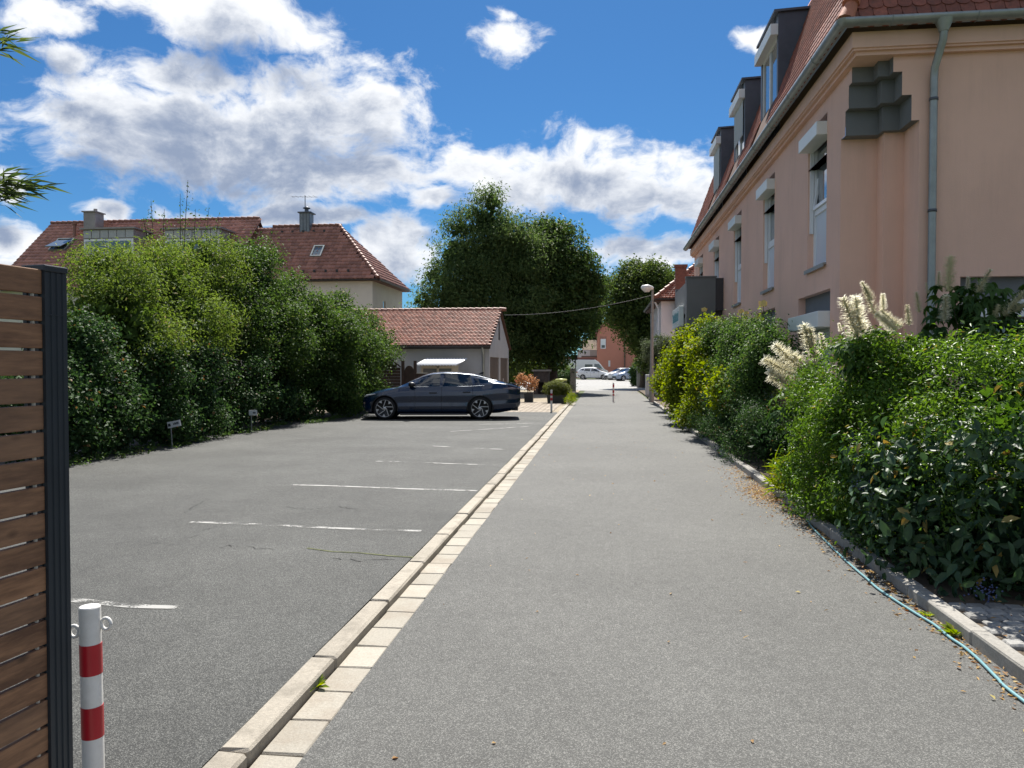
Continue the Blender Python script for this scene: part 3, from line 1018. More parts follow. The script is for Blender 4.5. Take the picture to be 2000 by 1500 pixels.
def tile_matrix(pos, U, Vv, lift, jit):
    Nn = U.cross(Vv)
    B3 = Matrix((U, Vv, Nn)).transposed()
    return Matrix.Translation(pos + Nn * .012) @ (B3 @ Matrix.Rotation(-lift, 3, 'X') @ Matrix.Rotation(jit, 3, 'Z')).to_4x4()


for r in range(rows):
    d = .05 + r * TE
    inset = d * math.cos(RA)
    # front slope
    x = EX + inset + .10 + (TW / 2 if r % 2 else 0)
    while x < 13.8:
        pos = Vector((x, EY, EZ)) + V * d
        Mx = tile_matrix(pos, Vector((1, 0, 0)), V, .075, random.uniform(-.012, .012))
        if r < 9 and x < 7.2:
            o = bpy.data.objects.new('roof_tile', tm[n_ind % 2]); o.matrix_basis = Mx; link(o, roof); n_ind += 1
        else:
            add_joined(Mx)
        x += TW
    # lane-side slope
    V2 = Vector((math.cos(RA), 0, math.sin(RA)))
    y = EY + inset + .10 + (TW / 2 if r % 2 else 0)
    while y < yend:
        pos = Vector((EX, y, EZ)) + V2 * d
        if not covered(y, pos.z):
            Mx = tile_matrix(pos, Vector((0, -1, 0)), V2, .075, random.uniform(-.012, .012))
            if y < 14.2 and r < 8 and n_ind < 300:
                o = bpy.data.objects.new('roof_tile', tm[n_ind % 2]); o.matrix_basis = Mx; link(o, roof); n_ind += 1
            else:
                add_joined(Mx)
        y += TW
o = link(bpy.data.objects.new('roof_tiles', fast_mesh('roof_tiles', extra_v, extra_f, M_TILE, tint=extra_t)), roof, kind='stuff')
# hip tiles
M_HIP = mat('hip_tile', (0.42, 0.16, 0.09), 0.75, var=0.25, scale=9, bump=0.3, bscale=40, orand=0.15)
hipv = (Vector((x1, y1, TOPZ)) - Vector((EX, EY, EZ)))
hn = int(hipv.length / .30)
for k in range(hn):
    p0 = Vector((EX, EY, EZ)) + hipv * (k / hn); p1 = Vector((EX, EY, EZ)) + hipv * ((k + 1.15) / hn)
    up = Vector((-.5, -.5, .5)).normalized()
    b = MB(); b.tube([p0 + up * .045, p1 + up * .02], [.12, .085], 10)
    b.build('hip_tile', M_HIP, roof)

# dormers
for i, (a, c) in enumerate(DORM):
    dm = MB()
    rx = lambda z: EX + (z - EZ) / math.tan(RA) + .05
    for yy in (a, c - .05):
        dm.prism([(DF, DZ0), (rx(DZ0) + .2, DZ0), (rx(DZ1) + .1, DZ1), (DF, DZ1 - .04)], yy, yy + .05, fn=lambda p, q, h: (p, h, q))
    dm.box(DF, DF + .06, a + .05, a + .13, DZ0, DZ1 - .05); dm.box(DF, DF + .06, c - .13, c - .05, DZ0, DZ1 - .05)
    dm.box(DF - .05, DF + .06, a, c, DZ0 - .08, DZ0)
    dm.prism([(DF - .10, DZ1 - .06), (rx(DZ1) + .5, DZ1 + .0), (rx(DZ1) + .5, DZ1 + .05), (DF - .10, DZ1 - .01)], a - .06, c + .06, fn=lambda p, q, h: (p, h, q))
    for yy in (a + .3, a + .75, a + 1.2):
        if yy < c - .1:
            dm.box(DF - .025, DF, yy, yy + .025, DZ1 - .42, DZ1 - .05)
    dm.box(DF, DF + .05, a + .13, c - .13, DZ1 - .5, DZ1 - .05)
    dd = dm.build('dormer', M_DZINC, SB)
    z0, z1 = DZ0, DZ1 - .5
    wb = MB()
    X = DF + .02
    a2, c2 = a + .13, c - .13
    for (p, q, e, g) in ((a2, a2 + .07, z0, z1), (c2 - .07, c2, z0, z1), (a2 + .07, c2 - .07, z0, z0 + .08), (a2 + .07, c2 - .07, z1 - .07, z1), ((a2 + c2) / 2 - .04, (a2 + c2) / 2 + .04, z0 + .08, z1 - .07)):
        wb.box(X, X + .06, p, q, e, g)
    wb.build('window', M_WHITE, dd)
    MB().box(X + .03, X + .04, a2 + .05, c2 - .05, z0 + .05, z1 - .05).build('pane', M_GLASS, dd)
    MB().box(DF - .16, DF + .04, a + .02, c - .02, z1 - .02, z1 + .22).build('shutter_box', M_SHUT, dd, bevel=.008)
    if i:
        b = MB(); z = z1 - .02
        low = z0 + (1.15 if i == 1 else .75)
        while z > low:
            b.add([(DF - .02, a + .15, z), (DF - .02, c - .15, z), (DF - .035, c - .15, z - .025), (DF - .035, a + .15, z - .025), (DF - .02, c - .15, z - .05), (DF - .02, a + .15, z - .05)], [(0, 1, 2, 3), (3, 2, 4, 5)])
            z -= .052
        b.build('roller_shutter', M_PANEL, dd)

# entrance porch with balcony, grey
PB = MB()
PY0, PY1 = 24.0, 27.6
PB.box(2.5, 3.36, PY0, PY0 + .28, 0, 4.42)
PB.box(2.5, 2.66, PY0 + .281, PY0 + .45, 0, 4.40)
PB.box(2.5, 2.62, PY0 + .451, PY1, 3.35, 4.30)
PB.box(2.62, F - .005, PY0 + .281, PY1, 3.30, 3.46)
PB.box(2.5, F - .005, PY1 + .001, PY1 + .28, 0, 4.42)
PB.box(2.47, 3.40, PY0 - .03, PY0 + .31, 4.421, 4.46)
porch = PB.build('porch', M_GREY, SB)
MB().box(3.361, F - .003, PY0 + .02, PY0 + .08, 3.42, 4.40).build('balcony_panel', mat('smoked_panel', (0.045, 0.045, 0.05), 0.25, var=.05), porch)
MB().box(F - .03, F - .004, PY0 + .6, PY1 - .4, 0.05, 2.4).build('entrance_door', mat('door_dark', (0.05, 0.055, 0.06), 0.4), porch)
MB().box(2.62, 2.9, PY0 + .46, PY1, 3.17, 3.295).build('porch_beam', M_WHITE, porch)
sg = thing('porch_sign', 'white box sign with turquoise lettering on the grey porch', 'sign', (2.4, 25.7, 3.0))
MB().box(2.34, 2.49, 24.75, 27.1, 2.98, 3.62).build('board', mat('sign_white', (0.70, 0.74, 0.72), 0.4, var=.03), sg, bevel=.01)
b = MB()
M_TURQ = mat('turquoise', (0.0, 0.20, 0.24), 0.5, var=.05)
yy = 24.95
k = 0
# close-set lettering, too blurred in the photograph to read: tall and short turquoise strokes
while yy < 26.95:
    h = (.30, .24, .27, .23, .30, .25)[k % 6]
    b.box(2.334, 2.3395, yy, yy + .075, 3.17, 3.17 + h); b.box(2.334, 2.3395, yy + .075, yy + .15, 3.17 + h * (.0 if k % 2 else .75), 3.17 + h * (.25 if k % 2 else 1.0))
    yy += .185; k += 1
b.build('lettering', M_TURQ, sg)

# hairline cracks in the lot
M_CRACK = mat('crack_dark', (0.012, 0.012, 0.011), .95, var=.2)
for pxs in (((360, 1003), (385, 985), (410, 975), (432, 970)), ((380, 1040), (400, 1035), (430, 1028)), ((355, 1054), (375, 1050), (388, 1044)), ((420, 1072), (450, 1066), (480, 1070), (540, 1074)),
            ((640, 1090), (700, 1096), (780, 1092)), ((230, 1080), (300, 1062), (340, 1060)), ((560, 990), (600, 996), (660, 990), (700, 996))):
    P_ = [at_z(x, y, LOTZ) for x, y in pxs]
    fine_ = []
    for i in range(len(P_) - 1):
        for k in range(6):
            fine_.append(P_[i].lerp(P_[i + 1], k / 6) + Vector((random.gauss(0, .012), random.gauss(0, .02), 0)))
    b = MB(); vs = []
    for p in fine_:
        w_ = random.uniform(.001, .006)
        vs += [(p.x, p.y - w_, LOTZ + .004), (p.x + .004, p.y + w_, LOTZ + .004)]
    b.add(vs, [(2 * k, 2 * k + 2, 2 * k + 3, 2 * k + 1) for k in range(len(fine_) - 1)])
    b.build('crack', M_CRACK, lot)

# ================================================================== OTHER HOUSES
def tile_field(O, U, V, width, length, tw, tl, kind, clip=None, th=0.05):
    """joined clay tiles on a slope; O lower left corner, U across, V up the slope"""
    O, U, V = Vector(O), Vector(U).normalized(), Vector(V).normalized()
    Nn = U.cross(V)
    vs, fs, ts = [], [], []
    rows = int(length / tl)
    cols = int(width / tw)
    for r in range(rows):
        for c in range(cols + 1):
            u0 = c * tw - (tw / 2 if (kind == 'beaver' and r % 2) else 0)
            v0 = r * tl
            if clip and not clip(u0 + tw / 2, v0 + tl / 2):
                continue
            t = random.random()
            k = len(vs)
            lift = th * random.uniform(.85, 1.2)
            if kind == 'pan':
                prof = [(0, .0), (.18, .022), (.36, .030), (.55, .012), (.78, -.004), (1.0, 0)]
                for (p, h) in prof:
                    vs.append(O + U * (u0 + p * tw) + V * v0 + Nn * (h + lift))
                for (p, h) in prof:
                    vs.append(O + U * (u0 + p * tw) + V * (v0 + tl * 1.04) + Nn * h)
                for (p, h) in prof:
                    vs.append(O + U * (u0 + p * tw) + V * v0 + Nn * (h - .01))
                n = len(prof)
                for i in range(n - 1):
                    fs.append((k + i, k + i + 1, k + n + i + 1, k + n + i)); ts.append(t)
                    fs.append((k + 2 * n + i, k + 2 * n + i + 1, k + i + 1, k + i)); ts.append(t)
            else:
                g = tw * .04
                prof = [(g, .30), (tw * .2, .07), (tw * .5, 0), (tw * .8, .07), (tw - g, .30)]
                for (p, q) in prof:
                    vs.append(O + U * (u0 + p) + V * (v0 + q * tl) + Nn * lift)
                for (p, q) in prof:
                    vs.append(O + U * (u0 + p) + V * (v0 + tl * 1.06) + Nn * .004)
                for (p, q) in prof:
                    vs.append(O + U * (u0 + p) + V * (v0 + q * tl) + Nn * (-.004))
                n = len(prof)
                for i in range(n - 1):
                    fs.append((k + i, k + i + 1, k + n + i + 1, k + n + i)); ts.append(t)
                    fs.append((k + 2 * n + i, k + 2 * n + i + 1, k + i + 1, k + i)); ts.append(t)
    return vs, fs, ts


def tiles(name, parent, m, *a, **k):
    vs, fs, ts = tile_field(*a, **k)
    me = fast_mesh(name, [tuple(v) for v in vs], fs, m, tint=ts)
    return link(bpy.data.objects.new(name, me), parent, kind='stuff')


M_PANT = mat('pan_tile', (0.44, 0.20, 0.145), 0.5, var=0.18, scale=3, tintvar=0.22, spec=0.45, dirt=(0.16, 0.09, 0.07), dirt_amt=0.4)
M_PANT2 = mat('old_pan_tile', (0.36, 0.165, 0.12), 0.55, var=0.22, scale=2, tintvar=0.28, spec=0.4, dirt=(0.13, 0.085, 0.07), dirt_amt=0.6)
M_GTILE = mat('garage_tile', (0.42, 0.17, 0.11), 0.55, var=0.25, scale=4, tintvar=0.34, spec=0.45, dirt=(0.17, 0.10, 0.075), dirt_amt=0.5)
M_CREAM = mat('cream_render', (0.62, 0.58, 0.51), 0.9, var=0.05, scale=1.5, bump=0.2, bscale=60, spec=0.2)
M_WRENDER = mat('white_render', (0.45, 0.46, 0.475), 0.9, streak=0.3, var=0.04, scale=1.2, bump=0.2, bscale=60, spec=0.2, dirt=(0.5, 0.49, 0.46), dirt_amt=0.3)
M_DECK = mat('under_tile', (0.09, 0.045, 0.035), 0.9)
M_FASCIA = mat('dark_fascia', (0.035, 0.032, 0.032), 0.6, var=.1)

# ---- hip-roofed house (B) behind the garage
HB = thing('hip_roof_house', 'cream house with hipped red-brown tile roof, zinc chimney and single skylight', 'house', (-18, 49, 0))
bx0, bx1, by0, by1, bez, brz = -26.0, -13.6, 45.3, 52.9, 7.0, 10.95
bry = (by0 + by1) / 2
b = MB()
hB = lambda s, z, d: (s, by0 + .35 + d, z)
wall(b, bx0, bx1 - .45, 0, bez - .05, [(-16.9, -15.9, 4.2, 5.4)], hB, .15)
rB = lambda s, z, d: (bx1 - .45 - d, s, z)
wall(b, by0 + .35, by1 - .3, 0, bez - .05, [(47.9, 48.5, 4.6, 5.9)], rB, .15)
b.build('wall', M_CREAM, HB)
MB().box(bx1 - .66, bx1 - .62, 47.9, 48.5, 4.6, 5.9).build('window', M_GLASS, HB)
MB().box(-16.9, -15.9, by0 + .46, by0 + .5, 4.2, 5.4).build('window', M_GLASS, HB)
rd = 4.2
hx = -17.35
e0 = (bx1, by0, bez); e1 = (bx1, by1, bez); ap = (hx, bry, brz)
b = MB()
b.quad((bx0, by0, bez), e0, ap, (bx0, bry, brz)); b.add([e0, e1, ap], [(0, 1, 2)]); b.quad((bx0, by1, bez), (bx0, bry, brz), ap, e1)
b.box(bx0, bx1 - .02, by0 + .02, by1 - .02, bez - .09, bez - .01)
rfB = b.build('roof', M_DECK, HB)
sl = Vector((0, bry - by0, brz - bez)); sll = sl.length
slope_w = bx1 - bx0


def clipB(u, v):
    x = bx0 + u
    lim = bx1 - (bx1 - hx) * (v / sll)
    return x < lim - .05


tiles('roof_tiles', rfB, M_PANT2, (bx0, by0 - .05, bez + .02), (1, 0, 0), tuple(sl), slope_w, sll, .27, .335, 'pan', clip=clipB)
ho = Vector((bx1 + .05, by0, bez + .02)); hv = Vector((hx - bx1, 0, brz - bez)); hl = hv.length


def clipBh(u, v):
    k = v / hl
    return (by1 - by0) * .5 * k < u < (by1 - by0) * (1 - .5 * k)


tiles('roof_tiles', rfB, M_PANT2, tuple(ho), (0, 1, 0), tuple(hv), by1 - by0, hl, .27, .335, 'pan', clip=clipBh)
hp0, hp1 = Vector(e0), Vector(ap)
k = 0
n = 18
for k in range(n):
    p, q = hp0.lerp(hp1, k / n), hp0.lerp(hp1, (k + 1.1) / n)
    b = MB(); b.tube([p + Vector((0, 0, .09)), q + Vector((0, 0, .05))], [.13, .10], 8); b.build('hip_tile', M_PANT2, rfB)
for k in range(22):
    x = bx0 + 4.1 + k * .39
    if x + .39 > hx + .2:
        break
    b = MB(); b.tube([(x, bry, brz + .07), (x + .42, bry, brz + .04)], [.12, .10], 8); b.build('ridge_tile', M_PANT2, rfB)
# snow guards
b = MB()
for (vv, xs) in ((sll - .75, np.arange(-23.2, -17.6, .72)), (.62, np.arange(-19.9, -15.2, .72))):
    for x in xs:
        p = Vector((x, by0, bez)) + sl.normalized() * vv
        b.obox((p.x, p.y - .05, p.z + .12), (.13, .07, .16))
b.build('snow_guard', M_FASCIA, rfB)
b = MB(); gutter(b, (bx0, by0 - .08, bez - .02), (bx1 + .05, by0 - .08, bez - .02), (0, -1, 0), .075); gutter(b, (bx1 + .08, by0 - .1, bez - .02), (bx1 + .08, by1, bez - .02), (1, 0, 0), .075)
b.build('gutter', M_FASCIA, HB)


def slope_pt(px, py, o, n):
    d = Vector(ray(px, py)); e = Vector((0, 0, EYE)); o = Vector(o); n = Vector(n)
    return e + d * ((o - e).dot(n) / d.dot(n))


nB = Vector((1, 0, 0)).cross(sl).normalized()


def roof_window(parent, o, V, px, py, w, h, opened=0.0):
    """skylight: frame and pane on the slope through o, centred on the given pixel ray"""
    V = Vector(V).normalized(); U = Vector((1, 0, 0)); Nn = U.cross(V)
    c = slope_pt(px, py, o, Nn)
    M3 = Matrix((U, V, Nn)).transposed()
    b = MB()
    for (du, dv, su, sv) in ((-w / 2, 0, .09, h + .09), (w / 2, 0, .09, h + .09), (0, -h / 2, w - .09, .09), (0, h / 2, w - .09, .09)):
        b.obox(c + U * du + V * dv + Nn * .09, (su, sv, .16), M3)
    fr = b.build('roof_window', M_ZINC, parent)
    b = MB(); b.obox(c + Nn * .10, (w - .1, h - .1, .02), M3); b.build('pane', M_GLASS, fr)
    if opened:
        M4 = M3 @ Matrix.Rotation(opened, 3, 'X')
        b = MB(); b.obox(c + Nn * .32 - V * .2, (w, h, .05), M4); b.build('open_sash', M_GLASS, fr)


roof_window(rfB, (bx0, by0, bez), sl, 621, 493, .62, 1.0)
# chimney of B
cp = slope_pt(599, 438, (bx0, by0, bez), nB)
chy = bry - .2
cx = at_y(599, 430, chy).x
b = MB(); b.box(cx - .34, cx + .34, chy - .34, chy + .34, brz - .9, brz + .80)
ch = b.build('chimney', M_DZINC if False else mat('chimney_zinc', (0.20, 0.22, 0.235), 0.5, metal=.4, var=.12, scale=3), rfB)
b = MB(); b.box(cx - .45, cx + .45, chy - .45, chy + .45, brz + .80, brz + .87); b.tube([(cx, chy, brz + .87), (cx, chy, brz + 1.15)], .13, 10); b.lathe([(.001, brz + 1.30), (.25, brz + 1.18), (.25, brz + 1.15)], 10, (cx, chy, 0))
for xx in (-.34, -.11, .11, .32):
    b.box(cx + xx - .012, cx + xx + .012, chy - .36, chy - .34, brz - .5, brz + .80)
b.build('chimney_cap', M_DZINC, ch)
an = MB(); an.tube([(cx - .1, chy, brz + .8), (cx - .1, chy, brz + 2.0)], .025, 6); an.tube([(cx - 1.0, chy, brz + 1.95), (cx + .75, chy, brz + 1.88)], .012, 5)
for k in range(6):
    an.tube([(cx - .95 + k * .3, chy - .3, brz + 1.93), (cx - .95 + k * .3, chy + .3, brz + 1.93)], .008, 4)
an.build('antenna', M_FASCIA, rfB)

# ---- gable-roofed house (A) to its left
HA = thing('dormer_house', 'house with long red pan-tile roof, zinc dormers and open roof window', 'house', (-30, 49, 0))
ax0, ax1 = -38.0, -22.9
ary, arz = 49.2, 11.55
aey, aez = 43.6, 6.4
b = MB()
b.box(ax0 + .3, ax1 - .15, aey + .5, ary + 5, 0, aez)
b.prism([(aey + .5, aez), (ary + 5, aez), (ary, arz - .25)], ax0 + .3, ax1 - .15, fn=lambda p, q, h: (h, p, q))
b.build('wall', M_CREAM, HA)
sA = Vector((0, ary - aey, arz - aez)); sAl = sA.length
b = MB()
b.quad((ax0, aey, aez), (ax1, aey, aez), (ax1, ary, arz), (ax0, ary, arz)); b.quad((ax0, ary, arz), (ax1, ary, arz), (ax1, ary + 5.6, aez), (ax0, ary + 5.6, aez))
b.box(ax1 - .02, ax1 + .05, aey, ary, aez - .3, aez - .29)
for (p, q) in (((aey, aez), (ary, arz)),):
    b.prism([(p[0], p[1] - .2), (q[0], q[1] - .2), (q[0], q[1] + .06), (p[0], p[1] + .06)], ax1 + .001, ax1 + .10, fn=lambda s, z, h: (h, s, z))
rfA = b.build('roof', M_DECK, HA)
tiles('roof_tiles', rfA, M_PANT, (ax0, aey, aez + .02), (1, 0, 0), tuple(sA), ax1 - ax0, sAl, .30, .36, 'pan')
n = 36
for k in range(n):
    x = ax0 + k * (ax1 - ax0) / n
    b = MB(); b.tube([(x, ary, arz + .08), (x + .42, ary, arz + .05)], [.12, .10], 8); b.build('ridge_tile', M_PANT2, rfA)
roof_window(rfA, (ax0, aey, aez), sA, 122, 480, 1.1, 1.25, opened=-.28)
nA = Vector((1, 0, 0)).cross(sA).normalized()
# dormers of A: zinc boxes with a band of white panels and a window
for (pxl, pxr, pyt) in ((163, 262, 449), (322, 430, 449)):
    yb = aey + 2.6
    L_ = at_y(pxl, pyt, yb); R_ = at_y(pxr, pyt, yb)
    zt = L_.z
    b = MB()
    yr = aey + (zt - aez) / (arz - aez) * (ary - aey)
    b.box(L_.x, R_.x, yb, yr + .6, zt - 2.6, zt)
    b.box(L_.x - .15, R_.x + .15, yb - .2, yr + .7, zt, zt + .10)
    d_ = b.build('dormer', mat('dormer_zinc', (0.30, 0.27, 0.26), .6, metal=.2, var=.12, scale=3), rfA)
    b = MB()
    nn = 6
    for k in range(nn):
        w_ = (R_.x - L_.x) / nn
        b.box(L_.x + k * w_ + .03, L_.x + (k + 1) * w_ - .03, yb - .05, yb - .001, zt - .55, zt - .06)
    b.build('fascia_panel', M_WRENDER, d_)
    b = MB()
    b.box(L_.x + .05, R_.x - .05, yb - .04, yb - .001, zt - 2.5, zt - .62)
    fw = b.build('window', M_WHITE, d_)
    b = MB()
    w_ = (R_.x - L_.x - .3) / 2
    for k in range(2):
        b.box(L_.x + .15 + k * (w_ + .02), L_.x + .10 + (k + 1) * w_, yb - .05, yb - .041, zt - 2.4, zt - .75)
    b.build('pane', M_GLASS, fw)
# chimney and two red vents of A
for (px, w_, h_, m_, nm) in ((184, .42, 1.15, _CACHE['dormer_zinc'], 'chimney'),):
    c = at_y(px, 425, ary - .9)
    b = MB(); b.box(c.x - w_, c.x + w_, ary - 1.4, ary - .5, arz - 1.7, arz + .45); b.box(c.x - w_ - .08, c.x + w_ + .08, ary - 1.5, ary - .4, arz + .45, arz + .52); b.tube([(c.x + .1, ary - .9, arz + .5), (c.x + .1, ary - .9, arz + .75)], .12, 8)
    b.build('chimney', m_, rfA)
for px in (146, 208):
    c = at_y(px, 440, ary - 1.3)
    b = MB(); b.tube([(c.x, ary - 1.3, arz - 1.2), (c.x, ary - 1.3, arz - .35)], .11, 8); b.tube([(c.x, ary - 1.3, arz - .35), (c.x, ary - 1.3, arz - .25)], .17, 8)
    b.build('vent_pipe', M_PANT2, rfA)

# ---- garage
GA = thing('tiled_garage', 'white garage with red tile roof and two brown doors', 'garage', (-9, 36, 0))
gx0, gx1, gy0, gy1, gez, grz = -12.6, -4.95, 33.0, 39.8, 2.60, 4.38
gry = (gy0 + gy1) / 2
gr = 4.32
b = MB()
gfr = lambda s, z, d: (s, gy0 + d, z)
wall(b, gx0, gx1, 0, gez, [(-10.6, -9.75, 1.35, 2.1)], gfr, .12)
gsd = lambda s, z, d: (gx1 - d, s, z)
DO = [(gy0 + .22, gy0 + 3.16, 0.02, 2.12), (gy0 + 3.62, gy1 - .22, 0.02, 2.12)]
wall(b, gy0, gy1, 0, gez, DO, gsd, .14)
zp = grz - .22
wz = lambda s: gez + (zp - gez) * (1 - abs(s - gry) / (gry - gy0))
gh0, gh1 = 35.9, 36.5
b.add([(gx1, gy0, gez), (gx1, gh0, gez), (gx1, gh0, wz(gh0))], [(0, 1, 2)])
b.add([(gx1, gh1, gez), (gx1, gy1, gez), (gx1, gh1, wz(gh1)), (gx1, gry, zp)], [(0, 1, 2)] if gh1 >= gry else [(0, 1, 3, 2)])
b.quad((gx1, gh0, gez), (gx1, gh1, gez), (gx1, gh1, gez + .35), (gx1, gh0, gez + .35))
b.add([(gx1, gh0, gez + 1.25), (gx1, gh1, gez + 1.25), (gx1, gh1, wz(gh1)), (gx1, gry, zp), (gx1, gh0, wz(gh0))], [(0, 1, 2, 3, 4)])
b.quad((gx1, gh0, gez + .35), (gx1, gh0, gez + 1.25), (gx1 - .15, gh0, gez + 1.25), (gx1 - .15, gh0, gez + .35))
b.quad((gx1, gh1, gez + .35), (gx1, gh1, gez + 1.25), (gx1 - .15, gh1, gez + 1.25), (gx1 - .15, gh1, gez + .35))
b.quad((gx0, gy0, 0), (gx0, gy1, 0), (gx0, gy1, gez), (gx0, gy0, gez)); b.quad((gx0, gy1, 0), (gx1, gy1, 0), (gx1, gy1, gez), (gx0, gy1, gez))
b.build('wall', M_WRENDER, GA)
MB().box(gx1 - .05, gx1 - .02, gh0, gh1, gez + .35, gez + 1.25).build('loft_hatch', mat('dark_brown_wood', (0.035, 0.025, 0.022), .6, var=.2), GA)
MB().box(-10.6, -9.75, gy0 + .09, gy0 + .11, 1.35, 2.1).build('window', M_DARK, GA)
for (s0, s1, z0, z1) in DO:
    d_ = MB().box(gx1 - .11, gx1 - .07, s0, s1, z0, z1).build('garage_door', mat('brown_door', (0.10, 0.068, 0.052), .55, var=.1, scale=8), GA)
    MB().box(gx1 - .07, gx1 - .05, (s0 + s1) / 2 - .03, (s0 + s1) / 2 + .03, .85, 1.1).build('door_handle', M_WHITE, d_)
sG = Vector((0, gry - gy0 + .35, grz - gez + .02)); sGl = sG.length
b = MB()
go = .10
for (ya, yb) in ((gy0 - .35, gry), (gy1 + .35, gry)):
    b.quad((gx0 - .2, ya, gez + .0), (gx1 + go, ya, gez + .0), (gx1 + go, yb, grz), (gx0 - .2, yb, grz))
    b.quad((gx0 - .2, ya, gez - .05), (gx1 + go, ya, gez - .05), (gx1 + go, yb, grz - .05), (gx0 - .2, yb, grz - .05))
    b.quad((gx1 + go, ya, gez - .05), (gx1 + go, ya, gez), (gx1 + go, yb, grz), (gx1 + go, yb, grz - .05))
rfG = b.build('roof', M_DECK, GA)
tiles('roof_tiles', rfG, M_GTILE, (gx0 - .2, gy0 - .38, gez + .02), (1, 0, 0), tuple(sG), gx1 + go - gx0 + .2, sGl + .05, .185, .165, 'beaver', th=.032)
b = MB()
for k in range(28):
    x = gx0 - .2 + k * .29
    b.tube([(x, gry, grz + .05), (x + .32, gry, grz + .03)], [.10, .085], 8)
b.build('ridge_tiles', M_GTILE, rfG, kind='stuff')
b = MB(); gutter(b, (gx0 - .2, gy0 - .43, gez - .02), (gx1 + go, gy0 - .43, gez - .02), (0, -1, 0), .07); b.box(gx0 - .2, gx1 + go, gy0 - .36, gy0 - .34, gez - .14, gez - .01)
b.build('gutter', M_FASCIA, GA)
b = MB(); b.tube([(gx1 - .25, gy0 - .43, gez - .06), (gx1 - .25, gy0 - .2, gez - .3), (gx1 - .25, gy0 - .07, gez - .4), (gx1 - .25, gy0 - .07, .05)], .05, 8)
b.build('downpipe', M_ZINC, GA)

# small garden cabinet with corrugated roof before the garage
cb = thing('garden_cabinet', 'cream glazed cabinet with white corrugated roof against the garage', 'cabinet', (-8, 31.6, 0))
cl, cr_ = at_y(822, 730, 31.2).x, at_y(886, 730, 31.2).x
cm_ = (cl + cr_) / 2 - .02
b = MB()
for x in (cl, cm_, cr_ - .09):
    b.box(x, x + .09, 31.2, 31.29, .02, 1.72)
b.box(cl, cr_, 31.29, 31.33, .02, .25); b.box(cl + .09, cr_ - .09, 31.2, 31.27, 1.62, 1.72); b.box(cl, cl + .04, 31.33, 32.2, .02, 1.75); b.box(cr_ - .04, cr_, 31.33, 32.2, .02, 1.75); b.box(cl, cr_, 32.2, 32.24, .02, 1.75)
b.build('frame', mat('cream_wood', (0.46, 0.42, 0.33), .6, var=.08), cb)
MB().box(cl + .09, cm_, 31.24, 31.26, .25, 1.62).build('glass_door', M_GLASS, cb)
MB().box(cm_ + .09, cr_ - .09, 31.24, 31.26, .25, 1.62).build('glass_door', M_GLASS, cb)
v = []; f = []
nn = 56
for k in range(nn + 1):
    x = cl - .14 + (cr_ - cl + .42) * k / nn
    h = .022 * math.sin(k * 2 * math.pi / 4)
    sh = .30 * k / nn * 0
    v += [(x - .12, 31.0, 1.76 + h), (x + .12, 32.4, 2.05 + h), (x - .12, 31.0, 1.735 + h), (x + .12, 32.4, 2.025 + h)]
for k in range(nn):
    f += [(4 * k, 4 * k + 4, 4 * k + 5, 4 * k + 1), (4 * k + 2, 4 * k + 3, 4 * k + 7, 4 * k + 6), (4 * k, 4 * k + 2, 4 * k + 6, 4 * k + 4)]
link(bpy.data.objects.new('corrugated_roof', fast_mesh('corrugated_roof', v, f, mat('corrugated_white', (0.72, 0.73, 0.74), .5, var=.05))), cb)

# brown garden fence with a round-topped gate, left of the cabinet
M_BROWN = mat('brown_stained_wood', (0.055, 0.032, 0.024), .7, var=.25, scale=6, orand=.15)
gf = thing('brown_garden_fence', 'dark brown slatted garden fence with sloping top and round-headed gate', 'fence', (-9.6, 30, 0))
fy = 29.9
xl, xr, xr2 = at_y(700, 700, fy).x, at_y(785, 700, fy).x, at_y(813, 700, fy).x
for px, h in ((787, 1.93), (811, 1.93)):
    x = at_y(px, 700, fy).x
    MB().box(x - .055, x + .055, fy - .06, fy + .05, 0, h).build('post', M_BROWN, gf)
slat = []
for k in range(17):
    z0 = .08 + k * .122
    top = lambda x: 2.15 - max(0, (x - (xl + .9)) / (xr - xl - .9)) ** 1.4 * .5
    xe = xr - .06
    if z0 + .112 > top(xe):
        # the upper slats stop where the top slopes down
        while xe > xl + .3 and top(xe) < z0 + .112:
            xe -= .05
    MB().box(xl, xe, fy - .02 - .01 * (k % 2), fy + .005, z0, z0 + .116).build('slat', M_BROWN, gf)
b = MB()
prof = [(xl, .05)]
b.tube([(xl + .9 + (xr - xl - .95) * t, fy - .01, 2.15 - t ** 1.4 * .5 + .03) for t in np.linspace(0, 1, 9)], .03, 6)
b.build('top_rail', M_BROWN, gf)
gxa, gxb = at_y(787, 700, fy).x + .06, at_y(811, 700, fy).x - .06
gc, grd = (gxa + gxb) / 2, (gxb - gxa) / 2
poly = [(gxa, .06), (gxb, .06), (gxb, 1.50)] + [(gc + grd * math.cos(a), 1.50 + grd * 1.25 * math.sin(a)) for a in np.linspace(.15, math.pi - .15, 9)] + [(gxa, 1.50)]
b = MB(); b.prism(poly, fy + .01, fy + .05, fn=lambda p, q, h: (p, h, q)); b.build('gate_leaf', M_BROWN, gf)
x2 = at_y(822, 700, fy).x
MB().box(gxb + .12, x2 + .25, fy, fy + .03, .05, 1.42).build('side_panel', M_BROWN, gf)
MB().box(gxb + .12, x2 + .25, fy - .04, fy + .07, 1.42, 1.455).build('capping', mat('pale_capping', (.42, .40, .36), .6, var=.1), gf)

